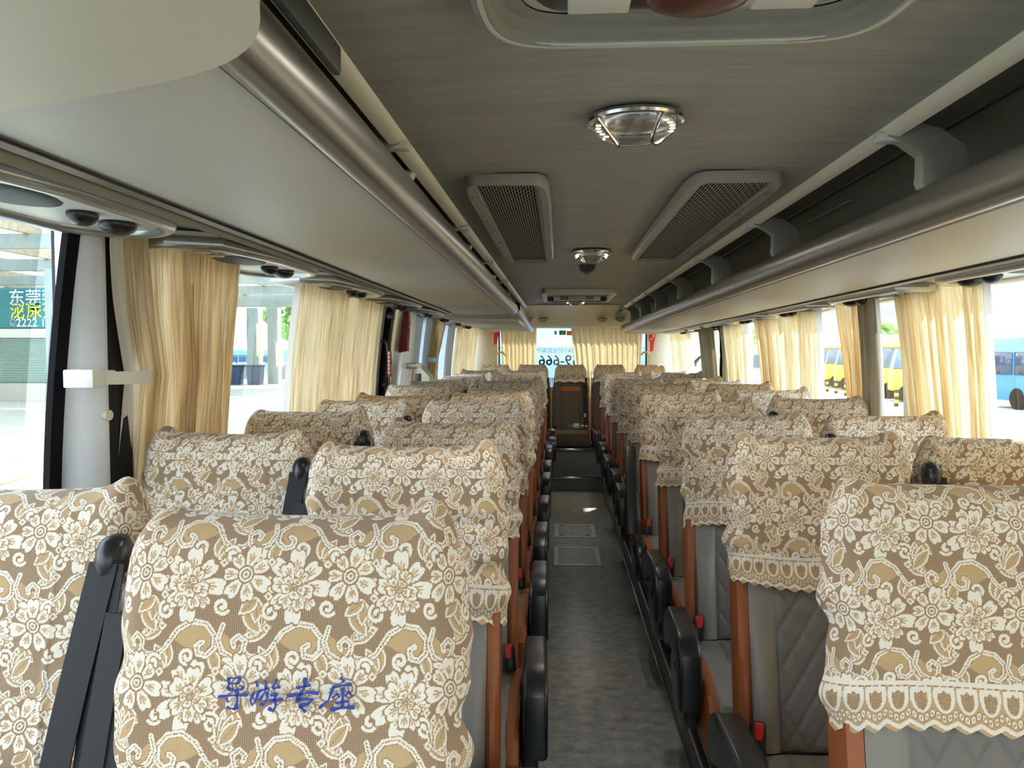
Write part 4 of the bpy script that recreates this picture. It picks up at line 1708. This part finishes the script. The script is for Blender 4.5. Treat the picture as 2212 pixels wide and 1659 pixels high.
# tie straps
def tieback(y, x, z, label, ln, mat=None):
    t = thing('curtain_tieback', label, 'tieback', (x, y, z), 0, 'curtain tiebacks on the pillars')
    bm = B()
    bx(bm, -.035, .03, -.055, -.005, -.019, .019, .003)
    finish('bracket', bm, mat or m_white, t)
    bm = B()
    rows = []
    for k in range(9):
        f = k / 8
        rows.append([(.02 + .014 * math.sin(f * PI), -.005 + f * ln, -.014 - .006 * f), (.02 + .014 * math.sin(f * PI), -.005 + f * ln, .014 - .004 * f), (.017 + .014 * math.sin(f * PI), -.005 + f * ln, .014 - .004 * f), (.017 + .014 * math.sin(f * PI), -.005 + f * ln, -.014 - .006 * f)])
    loft(bm, rows)
    finish('strap', bm, mat or m_white, t)
    bm = B()
    bx(bm, -.02, .012, -.006, .06, .008, .016, .002)
    finish('arm', bm, mat or m_white, t)
    return t


tieback(1.605, -.99, 1.442, 'white plastic tieback strap across the nearest canopy side curtain', .20)
tieback(4.93, -.93, 1.405, 'grey tieback strap around the curtain by the red box', .20, m_sil)
tieback(6.06, -1.0, 1.43, 'pale tieback holding the slim gathered curtain', .18, m_bluep)

# ------------------------------------------------------------------ fittings on the walls
# red box behind the door post
t = thing('red_extinguisher_box', 'dark red box hanging behind the silver door post', 'box', (-.985, 4.86, 1.62))
bm = B()
prism(bm, [(-.05, .16), (.045, .16), (.05, .05), (.035, .02), (.04, -.12), (-.03, -.135), (-.045, 0)], 'Y', -.03, .03, .008)
finish('case', bm, M('dark_red', '#8e1417', .45), t)
bm = B()
bx(bm, -.02, .02, -.036, -.028, -.05, .05, .003)
finish('front_panel', bm, M('dark_red_panel', '#6d0f12', .4), t)
# grab handle with a red label on the door
t = thing('grab_handle', 'black grab handle with a red lettered strip on the side door', 'handle', (-1.02, 4.47, 1.43))
bm = B()
tube(bm, [(0, 0, .13), (.03, -.01, .115), (.04, -.01, 0), (.03, -.01, -.115), (0, 0, -.13)], .016, 10)
finish('bar', bm, m_black, t)
bm = B()
bx(bm, .034, .050, -.035, .008, -.08, .07, .004)
pl_ = finish('red_strip', bm, M('strip_red', '#b0392f', .4), t)
bm = B()
for k in range(6):
    zz = -.06 + k * .022
    bx(bm, .0335, .0505, -.0365, -.0345, zz, zz + .003)
    bx(bm, .038, .042, -.0365, -.0345, zz + .005, zz + .014)
    bx(bm, .044, .048, -.0365, -.0345, zz + .006, zz + .012)
finish('marking', bm, m_white, pl_, smooth=False)
# switch box beside the door
t = thing('wall_box', 'cream wall box with a black square panel beyond the tied door curtain', 'box', (-1.03, 5.50, 1.30))
bm = B()
prism(bm, [(-.04, -.12), (.12, -.12), (.12, .02), (.03, .11), (-.04, .13)], 'Y', -.06, .12, .006)
finish('case', bm, m_beige, t)
bm = B()
bx(bm, .02, .06, -.066, -.058, -.03, .04, .002)
finish('black_panel', bm, m_black, t)
# emergency hammer holders at the rear corners
def hammer(x, y, z, label, partial=False):
    t = thing('emergency_hammer', label, 'emergency hammer', (x, y, z), 0, 'red emergency hammers')
    bm = B()
    prism(bm, [(-.030, .10), (.045, .11), (.048, .06), (.028, .03), (.012, -.125), (-.045, -.12), (-.038, .02)], 'Y', -.02, .02, .006)
    finish('holder', bm, M('hammer_red_%d' % int(x * 10), '#d3302a', .4), t)
    bm = B()
    cyl(bm, (.018, -.021, .06), (.018, -.026, .06), .015, n=16)
    finish('yellow_sticker', bm, M('sticker_yellow_%d' % int(x * 10), '#d8d072', .5), t)
    bm = B()
    tube(bm, [(-.035, -.022, .01), (-.01, -.026, .03), (.01, -.024, .035)], .005, 6)
    finish('white_cord', bm, m_white, t)
    bm = B()
    bx(bm, -.045, -.028, -.023, -.018, -.12, .0, .001)
    finish('side_stripe', bm, m_white, t)
    return t


hammer(1.115, 9.42, 1.62, 'red emergency hammer with yellow disc on the parking-lot side rear corner')
hammer(-.76, 9.42, 1.70, 'red emergency hammer half hidden under the canopy side rack end')
for x, lb, s in ((1.03, 'curved tan hook beside the rear window, parking-lot side', -1), (-.70, 'curved cream hook beside the rear window, canopy side', 1)):
    bm = B()
    tube(bm, [(x - s * .05, 9.32, 1.455), (x - s * .02, 9.31, 1.485), (x + s * .03, 9.32, 1.48), (x + s * .055, 9.33, 1.445)], [.008, .014, .014, .008], 8)
    o = finish('curtain_hook', bm, M('hook_cream_%d' % s, '#d9bf95', .5))
    tag(o, lb, 'hook')
bm = B()
tube(bm, [(XR - .10, 7.42, 1.36), (XR - .11, 7.36, 1.40), (XR - .09, 7.22, 1.45)], [.010, .018, .012], 8)
tag(finish('curtain_hook', bm, M('hook_grey', '#a59b8c', .5)), 'curved grey-tan hook in the window behind the emergency door', 'hook')

# emergency door on the parking-lot side
t = thing('door_1', 'cream emergency door with black gasket and rounded window', 'door', (XR - .05, 6.68, 1.4))
t['kind'] = 'structure'
bm = B()
o_ = [(y, z) for y, z in oval(0, -.05, .37, .47, 40, 6)]
i_ = [(y, z) for y, z in oval(0, -.06, .30, .36, 40, 5)]
loft(bm, [[(.03, y, z) for y, z in o_], [(-.02, y, z) for y, z in o_], [(-.03, y * .97, z * .97) for y, z in o_], [(-.02, y, z) for y, z in i_], [(.03, y, z) for y, z in i_]], cap=False)
finish('door_frame', bm, m_beige, t)
bm = B()
tube(bm, [(-.016, y, z) for y, z in oval(0, -.06, .30, .36, 40, 5)], .026, 8, True)
finish('gasket', bm, m_rub, t)
bm = B()
bx(bm, -.05, -.03, .19, .23, -.40, .0, .004)
finish('orange_label', bm, M('label_orange', '#cf8a3c', .5), t)
bm = B()
bx(bm, -.052, -.032, .232, .26, -.40, .0, .004)
finish('key_strip', bm, m_white, t)

# ------------------------------------------------------------------ rear window decals (mirrored, read from outside)
m_dec = M('decal_grey', '#3f4d54', .8, spec=.1)


def decal(body, size, xr_, z, label, mat=m_dec, bold=.0, shear=0.0):
    me = text_mesh(body, size, bold)
    o = obj('window_lettering', me, mat, smooth=False)
    o.rotation_euler = (PI / 2, 0, PI)
    o.location = (xr_, YR - .015, z)
    tag(o, label, 'lettering')
    return o


decal('400-659-666', .178, .665, 1.325, 'large mirrored phone number on the rear window', m_dec, .002)
decal('24小时全国客户', .066, .185, 1.478, 'small mirrored Chinese line above the phone number on the rear window', m_dec)
bm = B()
tube(bm, [(.79, YR - .016, 1.30), (.84, YR - .016, 1.36), (.86, YR - .016, 1.44), (.80, YR - .016, 1.50), (.73, YR - .016, 1.49), (.66, YR - .016, 1.43), (.72, YR - .016, 1.46), (.64, YR - .016, 1.50), (.58, YR - .016, 1.49), (.54, YR - .016, 1.44)], [.004, .010, .014, .012, .008, .004, .004, .006, .005, .003], 6)
tag(finish('swirl_decal', bm, m_dec), 'grey swirl mark over the phone number on the rear window', 'decal')
for x0, x1, z0, z1, c, lb in ((.005, .085, 1.695, 1.75, '#1f8a55', 'green running-figure exit sticker at the top of the rear window'), (.095, .27, 1.69, 1.745, '#d97a3a', 'orange sticker strip behind the bright rear curtain'), (-.055, -.025, 1.70, 1.745, '#35d0c0', 'small turquoise sticker beside the green exit sticker')):
    t = thing('exit_sticker', lb, 'sticker', ((x0 + x1) / 2, YR - .04, (z0 + z1) / 2))
    bm = B()
    bx(bm, -(x1 - x0) / 2, (x1 - x0) / 2, -.002, .002, -(z1 - z0) / 2, (z1 - z0) / 2)
    finish('sheet', bm, M('sticker_' + c[1:], c, .5), t)
    if c == '#1f8a55':
        bm = B()
        ball(bm, (.012, -.003, .016), (.006, .001, .006), 8, 6)
        for p, q in (((.010, .010), (.002, -.006)), ((.002, -.006), (.014, -.020)), ((.002, -.006), (-.010, -.014)), ((.010, .008), (.022, .0)), ((.008, .008), (-.006, .004))):
            cyl(bm, (p[0], -.003, p[1]), (q[0], -.003, q[1]), .0028, n=6)
        finish('running_figure', bm, M('sticker_lime', '#c9d36a', .5), t)
bm = B()
prism(bm, [(-.05, 1.18), (.0, 1.15), (.0, 1.12), (-.05, 1.15)], 'Y', YR - .018, YR - .014)
tag(finish('red_stripe_decal', bm, M('stripe_red', '#d04a5a', .5)), 'short red stripe low on the rear window', 'decal')

# ================================================================== OUTSIDE
GZ = -.95
m_conc = M('pale_concrete', '#a9a69c', .9, var=.08, scale=.5)
m_gsteel = M('canopy_steel', '#8f9a98', .6, var=.1, scale=2)
m_rust = M('rusty_steel', '#b7a58a', .7, var=.25, scale=6)
m_sheet2 = cloth('translucent_roof_sheet', '#c9d2d0', '#9fa9a8', .5)
m_sheet = M('roof_sheet', '#7d8888', .6, var=.2, scale=.8, stretch=(6, .5, 1))
bm = B()
bx(bm, -160, 160, -60, 260, GZ - .3, GZ)
struct('ground', bm, m_conc, 'pale concrete yard around the coach', 'ground', ang=0)

# canopy of the terminal, beyond the left windows
t = thing('terminal_canopy', 'grey steel canopy with corrugated sheets and purlins over the bus bays', 'canopy', (0, 0, 0))
xs = [-58 + i * .8 for i in range(57)]
for k in range(6):
    y0 = 4 + k * 9
    bm = B()
    top = [(x, 5.55 + .05 * (i % 2)) for i, x in enumerate(xs)]
    R = [[bm.verts.new((x, y, z)) for x, z in top] for y in (y0, y0 + (8.9 if k < 3 else 8.2))]
    for i in range(len(xs) - 1):
        bm.faces.new((R[0][i], R[0][i + 1], R[1][i + 1], R[1][i]))
    finish('roof_sheet', bm, m_sheet2, t, smooth=False)
for i in range(9):
    y = 4 + i * 6.4
    bm = B()
    bx(bm, -58, -12.4, y - .14, y + .14, 4.65, 5.1, .02)
    finish('beam', bm, m_gsteel, t)
for i in range(13):
    x = -57 + i * 3.7
    bm = B()
    bx(bm, x - .10, x + .10, 4, 58, 5.1, 5.45)
    finish('purlin', bm, m_rust, t)
for i, (x, y, w) in enumerate(((-19.65, 29.5, .62), (-22.7, 57, .9), (-21.2, 57, .8), (-30, 57, .8), (-35.5, 40, .7), (-14.2, 63, .6))):
    bm = B()
    bx(bm, x - w / 2, x + w / 2, y - w / 2, y + w / 2, GZ, 4.7, .03)
    o = finish('canopy_column', bm, m_gsteel)
    tag(o, 'grey square steel column under the canopy, %s' % ('beside the green sign', 'with a cream notice, first in the window gap', 'second in the window gap with bin at its foot', 'far behind the wide curtain', 'farther off behind the sign column', 'at the far edge of the yard')[i], 'column', 'canopy columns')
bm = B()
bx(bm, -20.75, -20.05, 31, 31.6, GZ, 4.4, .02)
tag(finish('white_column', bm, m_white), 'white boxed pier behind the grey sign column', 'column')
# terminal building with sign and roller shutter
bm = B()
bx(bm, -70, -21.2, 38, 46, GZ, 4.6, .02)
tag(finish('terminal_building', bm, M('terminal_wall', '#9aa49f', .8, var=.05, scale=1)), 'grey terminal building behind the canopy', 'building')
bm = B()
bx(bm, -40, -21, 36, 37.65, GZ, -.10, .02)
tag(finish('loading_platform', bm, m_conc), 'low concrete platform in front of the roller shutter', 'platform')
t = thing('shop_sign', 'teal sign board with white and yellow Chinese lettering', 'sign', (-26.4, 37.75, 3.65))
bm = B()
bx(bm, -4.5, 4.5, -.1, .1, -1.0, 1.0, .02)
finish('board', bm, M('sign_teal', '#2f7f86', .5), t)
for body, size, x, z, c, b_ in (('东莞莞', .86, -1.2, .22, '#eef2ee', .006), ('泌尿外', .86, -1.16, -.46, '#e6e34a', .006), ('2222 11', .56, -.84, -.92, '#eef2ee', .006)):
    me = text_mesh(body, size, b_)
    o = obj('lettering', me, M('sign_ink_' + c[1:] + str(int(z * 100)), c, .6), t, smooth=False)
    o.rotation_euler = (PI / 2, 0, 0)
    o.location = (x, -.12, z)
bm = B()
tube(bm, [(px, -.11, pz) for px, pz in oval(-1.02, -.72, .13, .17, 20)], .015, 6, True)
tube(bm, [(-1.06, -.11, -.62), (-1.07, -.11, -.72), (-1.0, -.11, -.82)], .02, 6)
finish('phone_symbol', bm, m_white, t)
t = thing('roller_shutter', 'grey-green ribbed roller shutter below the teal sign', 'shutter', (-26.5, 37.8, 0))
bm = B()
for k in range(26):
    bx(bm, -4.5, 4.5, -.03, .04, -.08 + k * .085, -.08 + k * .085 + .07, .015, 1)
finish('slat_curtain', bm, M('shutter_green', '#8ba096', .5), t, kind='stuff')
bm = B()
bx(bm, -4.5, 4.5, -.1, .1, 2.15, 2.62, .02)
finish('shutter_box', bm, m_white, t)
bm = B()
bx(bm, -.45, .45, -.03, .03, -.7, .7, .02)
t = finish('notice_board', bm, M('notice_pink', '#c9a29a', .6))
t.location = (-19.9, 30.2, .1)
tag(t, 'pale pink notice board standing by the white pier', 'notice board')
# stainless railing along the bay
t = thing('railing', 'shiny stainless railing with upright bars outside the canopy side windows', 'railing', (0, 0, 0))
def rx(y):
    return -6.6 - .085 * (y - 10)
for z in (.20, -.02):
    for y0, y1 in ((3, 16.6), (17.0, 30)):
        bm = B()
        cyl(bm, (rx(y0), y0, z), (rx(y1), y1, z), .045, n=10)
        finish('rail', bm, m_steel, t)
for i in range(14):
    y = 3 + i * 2.05
    bm = B()
    cyl(bm, (rx(y), y, GZ), (rx(y), y, .22), .045, n=10)
    finish('post', bm, m_steel, t)
for i in range(90):
    y = 3.3 + i * .30
    bm = B()
    cyl(bm, (rx(y), y, GZ + .12), (rx(y), y, -.03), .018, n=6)
    finish('bar', bm, m_steel, t)
bm = B()
prism(bm, [(-6.3, 8.6), (-5.0, 8.6), (-5.2, 12.6), (-6.5, 12.6)], 'Z', GZ, GZ + .55, .05)
tag(finish('yellow_kerb', bm, M('kerb_yellow', '#e3d94f', .6)), 'yellow painted barrier block below the railing', 'kerb block')
# red lantern in the window gap
t = thing('red_lamp', 'round red lamp with green rim hanging from the canopy at the curtain edge', 'lamp', (-18.1, 42.08, 4.42))
bm = B()
bx(bm, -.03, .03, -.02, .20, .36, .43, .01)
finish('hanger', bm, m_gsteel, t)
bm = B()
ball(bm, (0, 0, 0), (.26, .12, .38))
finish('disc', bm, M('lamp_red', '#e23a22', .4), t)
bm = B()
tube(bm, [(px, -.0, pz) for px, pz in oval(0, 0, .30, .43, 24)], .05, 6, True)
finish('rim', bm, M('lamp_green', '#2f7f5a', .5), t)
# notices and bins at the columns in the window gap
for i, (x, y, z, h, lb) in enumerate(((-22.05, 56.4, 2.3, 1.2, 'cream notice plate on the first column in the window gap'), (-20.6, 56.4, 1.2, .9, 'cream notice plate on the second column in the window gap'))):
    bm = B()
    bx(bm, x - .28, x + .28, y - .05, y + .05, z - h, z + h, .02)
    tag(finish('column_notice', bm, m_strip), lb, 'notice', 'cream notices on canopy columns')
for i, (x, lb) in enumerate(((-23.4, 'first'), (-21.9, 'second'))):
    t = thing('litter_bin', 'dark blue litter bin at the foot of the %s gap column' % lb, 'bin', (x, 55, GZ), 0, 'blue litter bins')
    bm = B()
    prism(bm, [(-.45, 0), (.45, 0), (.55, 1.3), (-.55, 1.3)], 'Y', -.4, .4, .04)
    finish('body', bm, M('bin_blue_%d' % i, '#27415f', .5), t)
    bm = B()
    bx(bm, -.6, .6, -.45, .45, 1.3, 1.45, .04)
    finish('lid', bm, M('bin_lid_%d' % i, '#1d3049', .5), t)
for i in range(6):
    t = thing('crowd_barrier', 'pale barrier panel along the far kerb, %s from the terminal end' % ordn(i), 'barrier', (-29 + i * 2.4, 60, GZ), 0, 'pale barrier panels along the far kerb')
    bm = B()
    for x in (-1.05, 1.05):
        bx(bm, x - .06, x + .06, -.06, .06, 0, 1.55, .01)
    bx(bm, -1.1, 1.1, -.04, .04, 1.45, 1.55, .01)
    finish('frame', bm, m_strip, t)
    bm = B()
    bx(bm, -1.0, 1.0, -.02, .02, .2, 1.3)
    finish('infill', bm, M('barrier_grey_%d' % i, '#9a9a8c', .7), t)


# trees
def tree(x, y, zb, h, r, label, col, grp, seed):
    rs = random.Random(seed)
    t = thing('tree', label, 'tree', (x, y, zb), 0, grp)
    bm = B()
    tube(bm, [(0, 0, 0), (.1, 0, h * .3), (0, .1, h * .6)], [r * .10, r * .08, r * .04], 8)
    finish('trunk', bm, m_trunk, t)
    bm = B()
    for k in range(70):
        a = rs.uniform(0, 2 * PI)
        q = rs.random() ** .5 * r
        z = h * rs.uniform(.30, .98)
        sh = math.sin(min(1, max(0.1, (z / h - .2) / .8)) * PI * .85) ** .6
        s = r * rs.uniform(.15, .27)
        mt = Matrix.Translation((q * math.cos(a) * sh, q * math.sin(a) * sh, z)) @ Matrix.Diagonal((s, s, s * .75, 1))
        rr = bmesh.ops.create_icosphere(bm, subdivisions=2, radius=1, matrix=mt)
        for v in rr['verts']:
            n_ = noise.noise(v.co * (4.0 / r) + Vector((seed, 0, 0)))
            n2 = noise.noise(v.co * (11.0 / r))
            c = Vector((q * math.cos(a) * sh, q * math.sin(a) * sh, z))
            v.co = c + (v.co - c) * (1 + .5 * n_ + .6 * n2 + rs.uniform(-.25, .25))
    f = finish('foliage', bm, col, t, ang=0)
    return t


m_trunk = M('bark', '#6a5a48', .9)
m_leafA = M('leaves_bright', '#7fae5a', .8, var=.45, scale=.9)
m_leafB = M('leaves_dark', '#5c8a66', .8, var=.45, scale=.9)
for i in range(7):
    tree(-60 + i * 8.4, 94 + (i % 2) * 5, GZ, 12.5 + (i * 37 % 5), 3.3 + (i % 2) * .3, 'leafy green tree behind the blue coaches, %s from the terminal end of the row' % ordn(i), m_leafA if i % 3 == 0 else m_leafB, 'trees behind the blue coaches', i)
for i in range(4):
    tree(2 - i * 6.5, 112 + i * 9, GZ, 12 + i, 3.6, 'tall tree beyond the rear canopy side windows, %s counted from the aisle' % ordn(i), m_leafB, 'trees beyond the rear canopy side windows', 40 + i)


# coaches outside
def coach(x, y, rz, L_, w_, h_, colr, label, glass_c='#2c3a48', grp=None, lights=True, z=GZ):
    t = thing('parked_coach', label, 'coach', (x, y, z), rz, grp)
    bm = B()
    prism(bm, [(-w_ / 2, .35), (w_ / 2, .35), (w_ / 2, h_ - .35), (w_ / 2 - .25, h_), (-w_ / 2 + .25, h_), (-w_ / 2, h_ - .35)], 'Y', -L_ / 2, L_ / 2, .12, 3)
    finish('body', bm, M('paint_' + colr[1:] + str(len(D.materials)), colr, .3), t)
    gm = M('coach_glass_%d' % len(D.materials), glass_c, .1)
    n = max(3, int(L_ / 1.7))
    for s in (-1, 1):
        for k in range(n):
            y0 = -L_ / 2 + .5 + k * (L_ - 1.0) / n
            bm = B()
            bx(bm, s * (w_ / 2 - .02), s * (w_ / 2 + .015), y0 + .06, y0 + (L_ - 1.0) / n - .06, h_ * .48, h_ * .80, .05)
            finish('window', bm, gm, t)
        for yy in (-L_ * .3, L_ * .28):
            bm = B()
            cyl(bm, (s * (w_ / 2 - .2), yy, .45), (s * (w_ / 2 + .02), yy, .45), .45, n=20)
            finish('wheel', bm, m_rub, t)
    for s in (-1, 1):
        bm = B()
        R_ = oval(0, h_ * .66, w_ * .36, h_ * .16, 24, 5)
        prism(bm, R_, 'Y', s * (L_ / 2 - .01), s * (L_ / 2 + .02), .01)
        finish('end_window', bm, gm, t)
        for q in (-1, 1):
            bm = B()
            bx(bm, q * (w_ / 2 - .28), q * (w_ / 2 - .1), s * (L_ / 2 - .01), s * (L_ / 2 + .03), h_ * .30, h_ * .42, .02)
            finish('lamp', bm, m_red if s < 0 else m_white, t)
    return t


coach(-31.5, 78, PI / 2 - .05, 9, 2.3, 2.55, '#5b9bd6', 'blue coach parked behind the gap columns, nearer end', '#33536e', 'blue coaches behind the canopy')
coach(-19.5, 82, PI / 2 - .05, 9, 2.3, 2.55, '#6aa7de', 'pale blue coach parked farther along behind the gap columns', '#33536e', 'blue coaches behind the canopy')
coach(-11.0, 64, PI / 2 + .05, 10, 2.3, 2.6, '#6f9fd0', 'blue coach seen through the window beside the slim gathered curtain', '#2f4c66')
# behind the rear window: white and blue coach
coach(.6, 26, PI / 2, 11, 2.5, 3.2, '#c9dcef', 'pale blue and white coach parked behind the rear window', '#a9c6e4')
# parking-lot side
coach(20.6, 30.6, .10, 11, 2.5, 3.0, '#2f7ad6', 'bright blue coach at the edge of the frame outside the nearest parking-lot window', '#22384f')
coach(26.5, 60, .1, 7, 2.4, 3.7, '#f0b437', 'tall yellow coach behind the yellow trucks', '#4a6470')
coach(19.5, 72, .3, 9, 2.4, 2.7, '#7ea9d8', 'pale blue coach seen between the fourth and fifth parking-lot curtains', '#3c5a77')
coach(12.6, 55, .1, 9, 2.4, 2.7, '#9cb6cc', 'grey-blue coach outside the window behind the emergency door', '#3c5a77')


def loader(x, y, rz, label, seed):
    t = thing('yellow_truck', label, 'truck', (x, y, GZ), rz, 'yellow trucks parked in a row')
    ym = M('truck_yellow_%d' % seed, '#e9b23a', .4)
    bm = B()
    prism(bm, [(-1.6, .55), (1.6, .55), (1.6, 1.15), (1.45, 1.45), (.2, 1.6), (-1.6, 1.6)], 'X', -.85, .85, .10, 3)
    finish('bonnet', bm, ym, t)
    bm = B()
    prism(bm, [(-1.6, 1.6), (.1, 1.6), (-.1, 2.6), (-1.4, 2.6)], 'X', -.8, .8, .05, 2)
    finish('cab_glass', bm, M('truck_glass_%d' % seed, '#5c7480', .15), t)
    bm = B()
    bx(bm, -.85, .85, -1.6, .05, 2.6, 2.75, .05)
    finish('roof', bm, ym, t)
    for s in (-1, 1):
        for yy in (-.95, .95):
            bm = B()
            cyl(bm, (s * .65, yy, .42), (s * .9, yy, .42), .42, n=18)
            finish('wheel', bm, m_rub, t)
        bm = B()
        ball(bm, (s * .55, 1.58, .95), (.15, .06, .13), 12, 8)
        finish('headlamp', bm, m_white, t)
    return t


for i in range(7):
    y = 38.5 + i * 2.9
    loader(17.6 + (y - 38) * .12, y, -PI / 2 - .25, 'yellow bonneted truck, %s in the row outside the parking-lot windows' % ordn(i), i)
m_bk = M('post_black', '#23211d', .6)
m_yl = M('post_yellow', '#e0b13a', .5)
for i in range(9):
    y = 31 + i * 2.1
    t = thing('bollard', 'black and yellow striped bollard, %s in the row before the yellow trucks' % ordn(i), 'bollard', (14.45 + (y - 31) * .10, y, GZ), 0, 'striped bollards')
    for k in range(5):
        bm = B()
        cyl(bm, (0, 0, k * .15), (0, 0, k * .15 + .15), .09, n=12)
        finish('band', bm, m_yl if k % 2 else m_bk, t)
# hazy buildings, trees and carport
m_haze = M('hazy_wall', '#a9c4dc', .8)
for i, (x, y, w_, d_, h_, lb) in enumerate(((122, 190, 34, 14, 9.5, 'long pale blue building on the skyline above the blue coach'), (62, 165, 11, 9, 27, 'tall pale blue apartment tower in the gap between curtains'), (74, 178, 9, 9, 22, 'shorter apartment tower beside the tall one on the skyline'))):
    t = thing('distant_building', lb, 'building', (x, y, GZ), .1, 'hazy buildings on the skyline')
    bm = B()
    bx(bm, -w_ / 2, w_ / 2, -d_ / 2, d_ / 2, 0, h_ + 1, .05)
    if i == 0:
        bx(bm, -8, -4, -3, 3, h_ + 1, h_ + 3)
    finish('wall', bm, m_haze, t)
    nf = int(h_ / 2.6)
    for f in range(nf):
        bm = B()
        bx(bm, -w_ / 2 + 1, w_ / 2 - 1, -d_ / 2 - .06, -d_ / 2 + .1, 1.6 + f * 2.6, 2.8 + f * 2.6)
        finish('window_band', bm, M('band_glass_%d_%d' % (i, f), '#7fa3c4', .4), t)
for i in range(4):
    tree(24 + i * 6.6, 98 + (i % 2) * 5 - i, GZ, 5.2 + (i * 13 % 3) * .5, 2.7, 'low bright green tree beyond the yellow trucks, %s of the row counted from the aisle' % ordn(i), m_leafA, 'trees beyond the yellow trucks', 60 + i)
t = thing('carport', 'long white-roofed carport beyond the yellow trucks', 'carport', (28, 80, GZ), .0)
bm = B()
bx(bm, -9, 8, -3, 3, 2.5, 3.05, .1)
finish('roof', bm, m_white, t)
for k in range(6):
    bm = B()
    bx(bm, -8.8 + k * 3.3 - .12, -8.8 + k * 3.3 + .12, -2.8, -2.5, 0, 2.5)
    finish('post', bm, m_gsteel, t)
